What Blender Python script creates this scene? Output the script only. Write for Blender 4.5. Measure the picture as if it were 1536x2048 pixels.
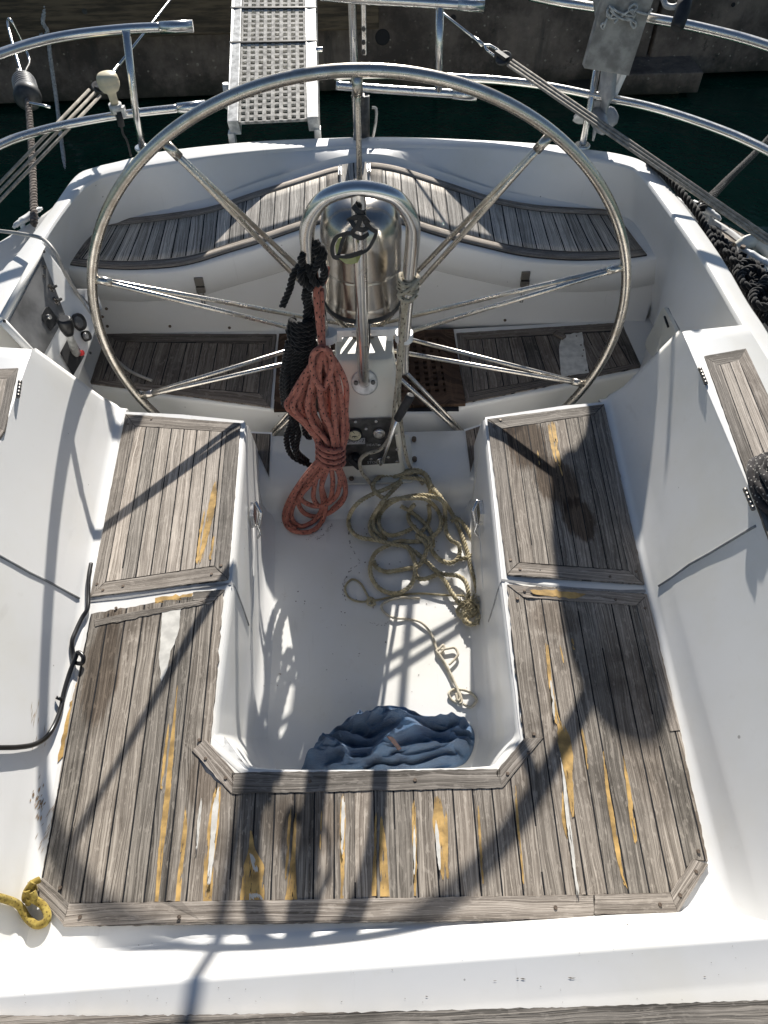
import bpy, bmesh, math, random
from mathutils import Vector, Matrix, noise
random.seed(7)
R_ = math.radians
S = bpy.context.scene
for o in list(bpy.data.objects): bpy.data.objects.remove(o)
COL = S.collection

# ------------------------------------------------------------------ camera
# world frame: origin at the hub of the steering wheel, +y points aft, +z up, metres
CAM = Vector((-0.0157, -1.783, 1.384)); YAW = R_(2.462); PITCH = R_(51.0); FPX = 1500.0
cp, sp = math.cos(PITCH), math.sin(PITCH)
Fw = Vector((math.sin(YAW)*cp, math.cos(YAW)*cp, -sp))
Rt = Vector((math.cos(YAW), -math.sin(YAW), 0)); Up = Rt.cross(Fw)
cd = bpy.data.cameras.new("camera"); cam = bpy.data.objects.new("camera", cd); COL.objects.link(cam)
cam.matrix_world = Matrix(((Rt.x, Up.x, -Fw.x, CAM.x), (Rt.y, Up.y, -Fw.y, CAM.y), (Rt.z, Up.z, -Fw.z, CAM.z), (0, 0, 0, 1)))
cd.sensor_fit = 'VERTICAL'; cd.sensor_height = 24.0; cd.lens = FPX/2048*24.0
cd.clip_start = 0.02; cd.clip_end = 500
S.camera = cam
S.render.resolution_x, S.render.resolution_y = 768, 1024

# ------------------------------------------------------------------ light
SUN_EL, SUN_AZ = 27.7, 6.5
w = bpy.data.worlds.new("World"); S.world = w; w.use_nodes = True
nt = w.node_tree; nt.nodes.clear()
sky = nt.nodes.new('ShaderNodeTexSky'); sky.sky_type = 'NISHITA'; sky.sun_disc = False
sky.sun_elevation = R_(SUN_EL); sky.sun_rotation = R_(SUN_AZ); sky.air_density = .9; sky.dust_density = .3
bg = nt.nodes.new('ShaderNodeBackground'); bg.inputs[1].default_value = 0.052
wo = nt.nodes.new('ShaderNodeOutputWorld')
nt.links.new(sky.outputs[0], bg.inputs[0]); nt.links.new(bg.outputs[0], wo.inputs[0])
sd = bpy.data.lights.new("sun", 'SUN'); sd.energy = 5.0; sd.angle = R_(0.55); sd.color = (1.0, 0.955, 0.885)
sun = bpy.data.objects.new("sun", sd); COL.objects.link(sun)
SV = Vector((math.sin(R_(SUN_AZ))*math.cos(R_(SUN_EL)), math.cos(R_(SUN_AZ))*math.cos(R_(SUN_EL)), math.sin(R_(SUN_EL))))
sun.rotation_euler = SV.to_track_quat('Z', 'Y').to_euler()
S.view_settings.view_transform = 'Standard'; S.view_settings.look = 'None'
S.view_settings.gamma = 1.0; S.view_settings.exposure = 0.68
S.render.engine = 'CYCLES'

# ------------------------------------------------------------------ survey: photo pixel -> point on a real plane
def ray(x, y): return Fw + Rt*((x-768)/FPX) - Up*((y-1024)/FPX)
def at(x, y, z=None, Y=None, X=None):
    d = ray(x, y)
    if z is not None: t = (z-CAM.z)/d.z
    elif Y is not None: t = (Y-CAM.y)/d.y
    else: t = (X-CAM.x)/d.x
    return CAM + d*t
def onpl(x, y, p0, n):
    d = ray(x, y); return CAM + d*((p0-CAM).dot(n)/d.dot(n))
def zat(z): return lambda x, y: at(x, y, z=z)
def Yat(Y): return lambda x, y: at(x, y, Y=Y)
ZB, ZP, ZS, ZF, ZC, ZT = -.06, -.387, -.48, -.36, .135, .22      # bench, plinth, sole, foot board, cap rail, coaming top
def seat(x, y, up=0.0):
    z = ZB
    for _ in range(25):
        p = at(x, y, z=z+up); z = ZB-.17*max(0, abs(p.x)-.36)
    return p
def lerp(a, b, t): return a+(b-a)*t
def smooth(t): t = min(1, max(0, t)); return t*t*(3-2*t)

from mathutils.bvhtree import BVHTree
def caster(*obs):
    vs = []; fs = []
    for o in obs:
        b = len(vs); vs += [v.co.copy() for v in o.data.vertices]; fs += [tuple(b+i for i in p.vertices) for p in o.data.polygons]
    bv = BVHTree.FromPolygons(vs, fs)
    def f(x, y, h=0.0):
        d = ray(x, y).normalized(); loc, n, i, t = bv.ray_cast(CAM, d)
        if loc is None: loc, n, i, t = bv.find_nearest(CAM+d*1.6)
        if n.dot(d) > 0: n = -n
        return loc+n*h
    return f
# ------------------------------------------------------------------ materials
MATS = {}
class NT:
    def __init__(s, name):
        s.m = bpy.data.materials.new(name); s.m.use_nodes = True; s.t = s.m.node_tree
        s.b = s.t.nodes['Principled BSDF']; s.L = s.t.links
    def n(s, typ, **kw):
        nd = s.t.nodes.new(typ)
        for k_, v in kw.items(): setattr(nd, k_, v)
        return nd
    def put(s, sock, v):
        if isinstance(v, bpy.types.NodeSocket): s.L.new(v, sock)
        elif isinstance(v, tuple) and len(v) == 3 and sock.type == 'RGBA': sock.default_value = (*v, 1)
        else: sock.default_value = v
    def math(s, op, a, b=0.0, c=0.0):
        nd = s.n('ShaderNodeMath', operation=op); s.put(nd.inputs[0], a); s.put(nd.inputs[1], b); s.put(nd.inputs[2], c); return nd.outputs[0]
    def noise(s, vec, scale, detail=4, rough=.55, dim='3D'):
        nd = s.n('ShaderNodeTexNoise', noise_dimensions=dim)
        if vec is not None: s.L.new(vec, nd.inputs['Vector'])
        nd.inputs['Scale'].default_value = scale; nd.inputs['Detail'].default_value = detail; nd.inputs['Roughness'].default_value = rough
        return nd.outputs['Fac']
    def ramp(s, f, lo, hi):
        nd = s.n('ShaderNodeMapRange', interpolation_type='SMOOTHSTEP'); s.put(nd.inputs['Value'], f)
        nd.inputs['From Min'].default_value = lo; nd.inputs['From Max'].default_value = hi; return nd.outputs['Result']
    def mix(s, f, a, b, mode='MIX'):
        nd = s.n('ShaderNodeMix', data_type='RGBA', blend_type=mode); s.put(nd.inputs[0], f); s.put(nd.inputs[6], a); s.put(nd.inputs[7], b); return nd.outputs[2]
    def xyz(s, x, y, z=0.0):
        nd = s.n('ShaderNodeCombineXYZ'); s.put(nd.inputs[0], x); s.put(nd.inputs[1], y); s.put(nd.inputs[2], z); return nd.outputs[0]
    def obj(s): return s.n('ShaderNodeTexCoord').outputs['Object']
    def geo(s): return s.n('ShaderNodeNewGeometry').outputs['Position']
    def uv(s):
        sp_ = s.n('ShaderNodeSeparateXYZ'); s.L.new(s.n('ShaderNodeTexCoord').outputs['UV'], sp_.inputs[0]); return sp_.outputs[0], sp_.outputs[1]
    def bump(s, h, strength=.3, dist=.002):
        nd = s.n('ShaderNodeBump'); nd.inputs['Strength'].default_value = strength; nd.inputs['Distance'].default_value = dist
        s.L.new(h, nd.inputs['Height']); s.L.new(nd.outputs[0], s.b.inputs['Normal'])
    def set(s, col=None, rough=None, metal=None, **kw):
        if col is not None: s.put(s.b.inputs['Base Color'], col)
        if rough is not None: s.put(s.b.inputs['Roughness'], rough)
        if metal is not None: s.put(s.b.inputs['Metallic'], metal)
        for k_, v in kw.items(): s.put(s.b.inputs[k_.replace('_', ' ')], v)
        return s.m

def simple(name, col, rough=.5, metal=0.0, var=.12, scale=40, bump=0.0, **kw):
    t = NT(name); p = t.geo(); f = t.noise(p, scale, 5)
    d = tuple(c*(1-var*1.6) for c in col); l = tuple(min(1, c*(1+var)) for c in col)
    c = t.mix(t.ramp(f, .3, .7), d, l)
    if bump: t.bump(t.noise(p, scale*3, 4), bump)
    return t.set(c, rough, metal, **kw)

def gelcoat(name, col, stain=.10, speck=True):
    t = NT(name); p = t.geo()
    big = t.noise(p, 3.0, 5, .6); fine = t.noise(p, 26, 6, .7)
    c = t.mix(t.ramp(big, .42, .72), col, tuple(v*k_ for v, k_ in zip(col, (.96, .945, .90))))
    c = t.mix(t.math('MULTIPLY', t.ramp(fine, .56, .78), stain), c, (.42, .36, .27))
    if speck:
        v = t.n('ShaderNodeTexVoronoi'); t.L.new(p, v.inputs['Vector']); v.inputs['Scale'].default_value = 21; v.inputs['Randomness'].default_value = 1
        sz = t.math('MULTIPLY', t.ramp(t.noise(p, 5, 2), .52, .7), .075)
        c = t.mix(t.math('MULTIPLY', t.math('LESS_THAN', v.outputs['Distance'], sz), .55), c, (.12, .10, .08))
    # faint long scuffs
    sep = t.n('ShaderNodeSeparateXYZ'); t.L.new(p, sep.inputs[0])
    sc = t.noise(t.xyz(t.math('MULTIPLY', sep.outputs[0], 60), t.math('MULTIPLY', sep.outputs[1], 5), t.math('MULTIPLY', sep.outputs[2], 5)), 1, 3)
    c = t.mix(t.math('MULTIPLY', t.ramp(sc, .66, .74), .10), c, (.35, .33, .30))
    t.bump(t.noise(p, 9, 3), .12, .004)
    return t.set(c, t.math('MULTIPLY_ADD', fine, .25, .25), 0, Coat_Weight=.15, Coat_Roughness=.2)

def teak(name, lo, hi, caulk=.035, drop=.36, caulkcol=(.012, .012, .014), warm=.12, dirt=.5, spots=.28, stains=()):
    t = NT(name); u, v = t.uv(); p = t.geo()
    oi = t.n('ShaderNodeObjectInfo').outputs['Random']
    vf = t.math('FLOOR', v); fr = t.math('SUBTRACT', v, vf)
    seed = t.math('MULTIPLY_ADD', oi, 53.0, vf)
    wn = t.n('ShaderNodeTexWhiteNoise', noise_dimensions='1D'); t.L.new(seed, wn.inputs['W'])
    tone = wn.outputs['Value']
    off = t.math('MULTIPLY', seed, 7.31)
    wob = t.math('MULTIPLY_ADD', t.noise(t.xyz(t.math('MULTIPLY', u, 5), v, off), 1, 2), .5, v)
    g1 = t.noise(t.xyz(t.math('MULTIPLY', u, 2.2), t.math('MULTIPLY', wob, 9), off), 1, 5, .7)
    g2 = t.noise(t.xyz(t.math('MULTIPLY', u, 3.6), t.math('MULTIPLY', wob, 23), off), 1, 3, .75)
    g3 = t.noise(t.xyz(t.math('MULTIPLY', u, 60), t.math('MULTIPLY', v, 26), off), 1, 3, .7)
    bl = t.noise(p, 6.5, 5, .65); bl2 = t.noise(p, 22, 5, .7)
    grain = t.math('ADD', t.math('MULTIPLY', g1, .45), t.math('MULTIPLY', g2, .55))
    c = t.mix(t.ramp(grain, .36, .62), lo, hi)
    c = t.mix(t.math('MULTIPLY', t.ramp(g2, .50, .60), .80), c, tuple(x*.22 for x in lo))
    g4 = t.noise(t.xyz(t.math('MULTIPLY', u, 2.2), t.math('MULTIPLY', wob, 5), off), 1, 4, .6)
    c = t.mix(t.math('MULTIPLY', t.ramp(g4, .50, .66), .55), c, tuple(x*.45 for x in lo))
    c = t.mix(t.math('MULTIPLY', t.ramp(g3, .58, .70), .35), c, tuple(min(1, x*1.25) for x in hi))
    c = t.mix(t.math('MULTIPLY', t.ramp(bl, .48, .70), dirt), c, tuple(x*.42 for x in lo))
    sp_ = t.noise(t.xyz(t.math('MULTIPLY', u, 42), t.math('MULTIPLY', v, 4.5), off), 1, 3, .6)
    c = t.mix(t.math('MULTIPLY', t.ramp(sp_, .57, .66), spots), c, tuple(min(1, x*1.15) for x in hi))
    c = t.mix(t.math('MULTIPLY', tone, warm), c, (hi[0]*.75, hi[1]*.56, hi[2]*.42))
    c = t.mix(1.0, c, t.xyz(*[t.math('MULTIPLY_ADD', tone, .42, .72)]*3), 'MULTIPLY')
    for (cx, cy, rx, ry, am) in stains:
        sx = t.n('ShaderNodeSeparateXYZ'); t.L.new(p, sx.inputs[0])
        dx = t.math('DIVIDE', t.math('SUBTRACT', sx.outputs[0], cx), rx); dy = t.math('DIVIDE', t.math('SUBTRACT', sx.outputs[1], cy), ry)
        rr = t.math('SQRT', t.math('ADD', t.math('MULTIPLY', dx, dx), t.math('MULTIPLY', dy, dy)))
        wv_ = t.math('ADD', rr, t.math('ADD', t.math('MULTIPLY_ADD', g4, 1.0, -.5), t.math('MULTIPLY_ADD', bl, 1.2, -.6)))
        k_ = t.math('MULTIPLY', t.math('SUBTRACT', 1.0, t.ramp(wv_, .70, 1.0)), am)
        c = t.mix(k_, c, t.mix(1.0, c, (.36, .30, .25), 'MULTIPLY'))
    # caulk seams between planks, partly lost
    e = t.math('MINIMUM', fr, t.math('SUBTRACT', 1.0, fr))
    wv = t.math('MULTIPLY_ADD', t.noise(t.xyz(t.math('MULTIPLY', u, 30), v, 3.3), 1, 3), caulk*.9, caulk*.55)
    line = t.math('LESS_THAN', e, wv)
    rv = t.math('ROUND', v)
    keep = t.math('GREATER_THAN', t.noise(t.xyz(t.math('MULTIPLY', u, 2.3), t.math('MULTIPLY', rv, 17.7), off if False else 1.0), 1, 3), drop)
    m = t.math('MULTIPLY', line, keep)
    thin = t.math('LESS_THAN', e, caulk*.32)
    m = t.math('MAXIMUM', m, t.math('MULTIPLY', thin, .75))
    c = t.mix(m, c, caulkcol)
    h = t.math('SUBTRACT', grain, t.math('MULTIPLY', m, .5))
    t.bump(h, .75, .0022)
    return t.set(c, .8, 0, Specular_IOR_Level=.25)

def steel(name, col=(.70, .69, .67), rough=.16, tarn=.3, tcol=(.30, .25, .19)):
    t = NT(name); p = t.geo()
    f = t.noise(p, 28, 6, .7); f2 = t.noise(p, 140, 4, .7)
    c = t.mix(t.math('MULTIPLY', t.ramp(f, .45, .75), tarn), col, tcol)
    c = t.mix(t.math('MULTIPLY', t.ramp(f2, .58, .70), tarn), c, tuple(x*.5 for x in tcol))
    t.bump(f2, .05, .001)
    return t.set(c, t.math('MULTIPLY_ADD', f, .28, rough-.06), 1.0)

def rope(name, col, dark, fleck=None, fs=(90, 3), strands=False, fuzz=.4):
    t = NT(name); u, v = t.uv(); p = t.geo()
    f = t.noise(p, 60, 4); fib = t.noise(t.xyz(t.math('MULTIPLY', u, 260), t.math('MULTIPLY', v, 9), 0), 1, 3)
    c = t.mix(t.ramp(f, .35, .7), dark, col)
    c = t.mix(t.math('MULTIPLY', t.ramp(fib, .5, .7), .5), c, tuple(x*.45 for x in dark))
    if fleck:
        a = t.math('MULTIPLY', u, fs[0]); b = t.math('MULTIPLY', v, fs[1])
        row = t.math('FLOOR', a)
        wn = t.n('ShaderNodeTexWhiteNoise', noise_dimensions='1D'); t.L.new(row, wn.inputs['W'])
        bb = t.math('FRACT', t.math('ADD', b, t.math('MULTIPLY', row, .37)))
        aa = t.math('FRACT', a)
        m = t.math('MULTIPLY', t.math('LESS_THAN', bb, .22), t.math('LESS_THAN', aa, .42))
        m = t.math('MULTIPLY', m, t.math('GREATER_THAN', wn.outputs['Value'], .25))
        c = t.mix(m, c, fleck)
    t.bump(fib, fuzz, .001)
    return t.set(c, .85, 0, Specular_IOR_Level=.2, Sheen_Weight=.15)

M = MATS
M['gel'] = gelcoat('white_gelcoat', (.76, .755, .74))
M['gel_floor'] = gelcoat('white_gelcoat_sole', (.74, .735, .715), .16)
M['cream'] = gelcoat('cream_gelcoat', (.70, .68, .60), .25)
M['gap'] = simple('seam_gap', (.27, .27, .27), .8)
def SW(x, y, rx, ry, am=1.0):
    p = seat(x, y); return (p.x, p.y, rx, ry, am)
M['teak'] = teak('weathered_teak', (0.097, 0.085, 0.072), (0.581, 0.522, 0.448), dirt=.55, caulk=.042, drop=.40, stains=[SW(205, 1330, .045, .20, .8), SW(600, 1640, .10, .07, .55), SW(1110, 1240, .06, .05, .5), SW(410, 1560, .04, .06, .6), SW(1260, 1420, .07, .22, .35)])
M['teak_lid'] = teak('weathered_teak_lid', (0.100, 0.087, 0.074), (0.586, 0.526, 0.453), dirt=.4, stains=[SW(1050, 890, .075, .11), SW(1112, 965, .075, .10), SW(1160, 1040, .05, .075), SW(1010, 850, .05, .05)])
M['teak_pale'] = teak('weathered_teak_pale', (0.233, 0.206, 0.175), (0.779, 0.702, 0.615), dirt=.22, warm=.08, drop=.36, spots=.15, caulk=.045)
M['teak_rim'] = teak('weathered_teak_border', (0.113, 0.101, 0.086), (0.531, 0.480, 0.423), drop=.99, warm=.10, dirt=.4, spots=.2)
M['teak_brown'] = teak('brown_teak', (0.079, 0.069, 0.059), (0.335, 0.295, 0.259), dirt=.5)
M['teak_dark'] = teak('dark_brown_teak', (0.043, 0.024, 0.015), (0.128, 0.081, 0.055), drop=.9, dirt=.4)
M['teak_helm'] = teak('helm_teak', (0.248, 0.230, 0.206), (0.919, 0.861, 0.778), dirt=.25, warm=.06, drop=.15, caulk=.045, spots=.1)
M['caulk'] = simple('black_caulk', (.014, .014, .016), .7)
M['yellow'] = simple('old_yellow_adhesive', (.50, .315, .105), .65, var=.3, scale=30, bump=.2)
M['filler'] = simple('white_filler', (.62, .60, .55), .65, var=.12)
M['screw'] = simple('bronze_screw', (.16, .12, .09), .5, .4, .3, 300)
M['steel'] = steel('polished_steel')
M['steel_wheel'] = steel('tarnished_steel', (.60, .565, .51), .2, .5, (.27, .21, .15))
M['steel_cover'] = steel('brushed_steel_cover', (.40, .38, .35), .14, .6)
M['latchsteel'] = steel('dull_steel', (.20, .19, .18), .3, .5)
M['alu'] = simple('weathered_aluminium', (.60, .60, .58), .45, .35, .22, 45, .15)
M['black'] = simple('black_plastic', (.012, .012, .013), .4, var=.3)
M['rubber'] = simple('black_rubber', (.02, .02, .022), .6, var=.3)
M['greymetal'] = simple('grey_metal_panel', (.085, .082, .078), .42, .5, .25, 50)
M['dial'] = simple('cream_dial', (.62, .57, .38), .5)
M['antenna'] = simple('cream_plastic', (.70, .62, .44), .5, var=.06)
M['motor'] = simple('grey_motor_paint', (.33, .34, .36), .35, .1, .12)
M['board'] = simple('grey_wood_board', (.36, .34, .31), .8, var=.22, scale=25, bump=.2)
M['red'] = simple('red_plastic', (.55, .03, .03), .4)
M['smoke'] = simple('smoked_acrylic', (.17, .17, .17), .16, var=.3, scale=9)
M['greyplastic'] = simple('grey_plastic', (.42, .42, .42), .45)
M['white_paint'] = simple('white_paint', (.78, .78, .76), .4, var=.05)
M['coral'] = rope('coral_braid', (.52, .205, .145), (.36, .125, .09), (.02, .012, .01), (75, 3))
M['blackrope'] = rope('black_twist', (.016, .015, .015), (.008, .008, .008), fuzz=.8)
M['khaki'] = rope('khaki_twist', (.56, .49, .33), (.34, .285, .17), fuzz=.6)
M['beige'] = rope('beige_cord', (.62, .57, .46), (.45, .40, .31))
M['fleck'] = rope('flecked_line', (.50, .45, .35), (.36, .31, .23), (.05, .04, .025), (60, 3))
M['whiterope'] = rope('pale_rope', (.62, .62, .60), (.42, .42, .41), (.2, .2, .2), (50, 2))
M['yellowrope'] = rope('yellow_braid', (.42, .32, .075), (.24, .17, .035), (.12, .08, .02), (170, 4))
M['hose'] = simple('black_hose', (.012, .012, .013), .3, var=.3)
M['cable'] = simple('grey_cable', (.40, .38, .35), .5)

def mk_towel():
    t = NT('blue_terry'); p = t.geo(); f = t.noise(p, 240, 4, .8); b = t.noise(p, 14, 4)
    c = t.mix(t.ramp(b, .35, .7), (.038, .10, .215), (.09, .20, .37)); c = t.mix(t.math('MULTIPLY', t.ramp(f, .5, .7), .4), c, (.18, .27, .38))
    t.bump(f, 1.0, .007); return t.set(c, .95, 0, Sheen_Weight=.4, Specular_IOR_Level=.1)
M['towel'] = mk_towel()
def mk_water():
    t = NT('harbour_water'); p = t.geo(); f = t.noise(p, 3.0, 4); f2 = t.noise(p, 14, 3)
    t.bump(t.math('MULTIPLY_ADD', f2, .25, f), .30, .05)
    return t.set(t.mix(t.ramp(f, .3, .7), (.006, .044, .027), (.009, .056, .035)), .06, 0, IOR=1.33, Specular_IOR_Level=.35)
M['water'] = mk_water()
def mk_wall():
    t = NT('stained_concrete'); p = t.geo()
    f = t.noise(p, 2.2, 8, .7); g = t.noise(p, 30, 6, .75)
    sep = t.n('ShaderNodeSeparateXYZ'); t.L.new(p, sep.inputs[0])
    st = t.noise(t.xyz(t.math('MULTIPLY', sep.outputs[0], 9), t.math('MULTIPLY', sep.outputs[1], 9), t.math('MULTIPLY', sep.outputs[2], 1.2)), 1, 5, .6)
    c = t.mix(t.ramp(f, .35, .68), (.075, .060, .048), (.25, .20, .158))
    c = t.mix(t.math('MULTIPLY', t.ramp(st, .5, .7), .65), c, (.055, .05, .042))
    c = t.mix(t.math('MULTIPLY', t.ramp(g, .60, .68), .4), c, (.28, .25, .21))
    c = t.mix(t.math('MULTIPLY', t.ramp(t.noise(p, 6, 6, .8), .60, .68), .7), c, (.03, .03, .022))
    v = t.n('ShaderNodeTexVoronoi'); t.L.new(p, v.inputs['Vector']); v.inputs['Scale'].default_value = 16
    c = t.mix(t.math('MULTIPLY', t.math('LESS_THAN', v.outputs['Distance'], t.math('MULTIPLY', f, .3)), t.ramp(g, .45, .6)), c, (.40, .36, .28))
    zz = t.math('ADD', sep.outputs[2], t.math('MULTIPLY_ADD', f, .35, -.17))
    c = t.mix(t.math('MULTIPLY', t.math('SUBTRACT', 1.0, t.ramp(zz, -.98, -.80)), .85), c, (.022, .024, .014))
    t.bump(g, .6, .01); return t.set(c, .85, 0)
M['wall'] = mk_wall()
def mk_timber():
    t = NT('wet_timber'); p = t.geo(); sep = t.n('ShaderNodeSeparateXYZ'); t.L.new(p, sep.inputs[0])
    g = t.noise(t.xyz(t.math('MULTIPLY', sep.outputs[0], 3), t.math('MULTIPLY', sep.outputs[1], 40), t.math('MULTIPLY', sep.outputs[2], 40)), 1, 5, .65)
    c = t.mix(t.ramp(g, .35, .65), (.06, .045, .028), (.17, .125, .075)); t.bump(g, .4, .006); return t.set(c, .8)
M['timber'] = mk_timber()
M['goggle'] = simple('yellow_lens', (.27, .29, .10), .12, var=.1)

# ------------------------------------------------------------------ object helpers
class MB:
    def __init__(s): s.v = []; s.f = []; s.uv = []; s.mi = []; s.sm = []
    def add(s, vs, fs, uvs=None, mi=0, sm=True):
        b = len(s.v); s.v += [tuple(v) for v in vs]
        for f in fs:
            s.f.append(tuple(b+i for i in f)); s.mi.append(mi); s.sm.append(sm)
            s.uv.append([tuple(uvs[i]) for i in f] if uvs else [(vs[i][0], vs[i][1]) for i in f])
    def box(s, c, d, rot=None, mi=0):
        c = Vector(c); hx, hy, hz = d[0]/2, d[1]/2, d[2]/2
        vs = [Vector((x, y, z)) for x in (-hx, hx) for y in (-hy, hy) for z in (-hz, hz)]
        if rot is not None: vs = [rot @ v for v in vs]
        vs = [v+c for v in vs]
        s.add(vs, [(0, 1, 3, 2), (4, 6, 7, 5), (0, 4, 5, 1), (2, 3, 7, 6), (0, 2, 6, 4), (1, 5, 7, 3)], mi=mi, sm=False)
    def hexa(s, bot, top, mi=0):
        s.add(list(bot)+list(top), [(3, 2, 1, 0), (4, 5, 6, 7)]+[(i, (i+1) % 4, 4+(i+1) % 4, 4+i) for i in range(4)], mi=mi, sm=False)
    def tube(s, pts, r, n=10, closed=False, cap=True, mi=0, us=1.0):
        pts = [Vector(p) for p in pts]; N = len(pts)
        rr = r if isinstance(r, (list, tuple)) else [r]*N
        T = []
        for i in range(N):
            a = pts[(i-1) % N] if closed or i > 0 else pts[i]; b = pts[(i+1) % N] if closed or i < N-1 else pts[i]
            d = b-a; T.append(d.normalized() if d.length > 1e-9 else Vector((0, 0, 1)))
        nrm = T[0].orthogonal().normalized(); vs = []; uvs = []; L = 0
        for i in range(N):
            if i: L += (pts[i]-pts[i-1]).length
            nrm = (nrm - T[i]*nrm.dot(T[i])); nrm = nrm.normalized() if nrm.length > 1e-6 else T[i].orthogonal().normalized()
            bn = T[i].cross(nrm)
            for j in range(n):
                a = 2*math.pi*j/n
                vs.append(pts[i]+(nrm*math.cos(a)+bn*math.sin(a))*rr[i]); uvs.append((L*us, j/n))
        fs = []
        for i in range(N if closed else N-1):
            k2 = (i+1) % N
            for j in range(n): fs.append((i*n+j, i*n+(j+1) % n, k2*n+(j+1) % n, k2*n+j))
        b = len(s.v)
        s.add(vs, fs, uvs, mi, True)
        for q in range(len(s.f)-len(fs), len(s.f)):     # keep v monotonic across the wrap
            u4 = s.uv[q]
            if max(x[1] for x in u4)-min(x[1] for x in u4) > .5: s.uv[q] = [(x[0], x[1] if x[1] > .5 else x[1]+1) for x in u4]
        if cap and not closed:
            s.add([vs[j] for j in range(n)], [tuple(range(n))[::-1]], mi=mi, sm=False)
            s.add([vs[(N-1)*n+j] for j in range(n)], [tuple(range(n))], mi=mi, sm=False)
    def disc(s, c, nrm, r, h=.004, n=20, mi=0, r2=None):
        c = Vector(c); nrm = Vector(nrm).normalized()
        s.tube([c-nrm*h, c+nrm*h*.6, c+nrm*h], [r, r, (r2 or r*.9)], n, mi=mi)
    def lathe(s, prof, c, axis=Vector((0, 0, 1)), n=28, mi=0):
        c = Vector(c); axis = Vector(axis).normalized(); a = axis.orthogonal().normalized(); b = axis.cross(a); vs = []
        for r, h in prof:
            for j in range(n):
                t = 2*math.pi*j/n; vs.append(c+axis*h+(a*math.cos(t)+b*math.sin(t))*r)
        fs = [(i*n+j, i*n+(j+1) % n, (i+1)*n+(j+1) % n, (i+1)*n+j) for i in range(len(prof)-1) for j in range(n)]
        s.add(vs, fs, mi=mi)
    def grid(s, rows, mi=0, uvs=None, sm=True):
        n = len(rows[0]); vs = [p for r in rows for p in r]
        fs = [(i*n+j, i*n+j+1, (i+1)*n+j+1, (i+1)*n+j) for i in range(len(rows)-1) for j in range(n-1)]
        s.add(vs, fs, uvs, mi, sm)
    def build(s, name, mats, parent=None, weld=True, bevel=0, sharp=40):
        me = bpy.data.meshes.new(name); me.from_pydata(s.v, [], s.f)
        if not isinstance(mats, (list, tuple)): mats = [mats]
        for m_ in mats: me.materials.append(M[m_] if isinstance(m_, str) else m_)
        ul = me.uv_layers.new(name='UVMap')
        me.polygons.foreach_set('material_index', s.mi); me.polygons.foreach_set('use_smooth', s.sm)
        flat = [c for f in s.uv for p in f for c in p]; ul.data.foreach_set('uv', flat)
        if weld:
            bm = bmesh.new(); bm.from_mesh(me); bmesh.ops.remove_doubles(bm, verts=bm.verts, dist=1e-5)
            bmesh.ops.recalc_face_normals(bm, faces=bm.faces)
            bm.to_mesh(me); bm.free()
        me.update(); o = bpy.data.objects.new(name, me); COL.objects.link(o)
        if parent: o.parent = parent
        if bevel:
            bv = o.modifiers.new('bevel', 'BEVEL'); bv.width = bevel; bv.segments = 3; bv.limit_method = 'ANGLE'; bv.angle_limit = R_(30)
        return o

def thing(name, label, cat, group=None, loc=(0, 0, 0)):
    o = bpy.data.objects.new(name, None); COL.objects.link(o); o.empty_display_size = .1; o.location = (0, 0, 0)
    o['label'] = label; o['category'] = cat
    if group: o['group'] = group
    return o
def tag(o, label, cat=None, group=None):
    o['label'] = label
    if cat: o['category'] = cat
    if group: o['group'] = group
    return o

def catmull(pts, per=8, closed=False):
    pts = [Vector(p) for p in pts]; n = len(pts); out = []
    for i in range(n if closed else n-1):
        g = lambda k_: pts[k_ % n] if closed else pts[min(n-1, max(0, k_))]
        p0, p1, p2, p3 = g(i-1), g(i), g(i+1), g(i+2)
        for j in range(per):
            t = j/per; t2, t3 = t*t, t*t*t
            out.append(.5*((2*p1)+(p2-p0)*t+(2*p0-5*p1+4*p2-p3)*t2+(3*p1-p0-3*p2+p3)*t3))
    if not closed: out.append(pts[-1])
    return out
def resample(pts, step, closed=False):
    pts = [Vector(p) for p in pts]
    if closed: pts = pts+[pts[0]]
    L = [0]
    for a, b in zip(pts, pts[1:]): L.append(L[-1]+(b-a).length)
    n = max(2, int(L[-1]/step)); out = []; k_ = 0
    for i in range(n+(0 if closed else 1)):
        d = L[-1]*i/n
        while k_ < len(L)-2 and L[k_+1] < d: k_ += 1
        t = (d-L[k_])/max(1e-9, L[k_+1]-L[k_]); out.append(pts[k_].lerp(pts[k_+1], t))
    return out
def chaikin(pts, it=2):
    for _ in range(it):
        o = [pts[0]]
        for a, b in zip(pts, pts[1:]): o += [a*.75+b*.25, a*.25+b*.75]
        o.append(pts[-1]); pts = o
    return pts
def twist(mb, path, r, closed=False, pitch=None, strands=3, n=6, step=None):
    """three-strand laid rope swept along a path"""
    step = step or r*.62; pitch = pitch or r*4.6
    P = resample(path, step, closed); N = len(P)
    T = [(P[min(N-1, i+1)]-P[max(0, i-1)]).normalized() for i in range(N)]
    nrm = T[0].orthogonal().normalized(); fr = []
    for i in range(N):
        nrm = nrm-T[i]*nrm.dot(T[i]); nrm = nrm.normalized() if nrm.length > 1e-6 else T[i].orthogonal().normalized()
        fr.append((nrm.copy(), T[i].cross(nrm)))
    for s_ in range(strands):
        pts = []
        for i in range(N):
            a = 2*math.pi*(i*step/pitch+s_/strands)
            pts.append(P[i]+(fr[i][0]*math.cos(a)+fr[i][1]*math.sin(a))*r*.56)
        mb.tube(pts, r*.48, n)

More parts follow.
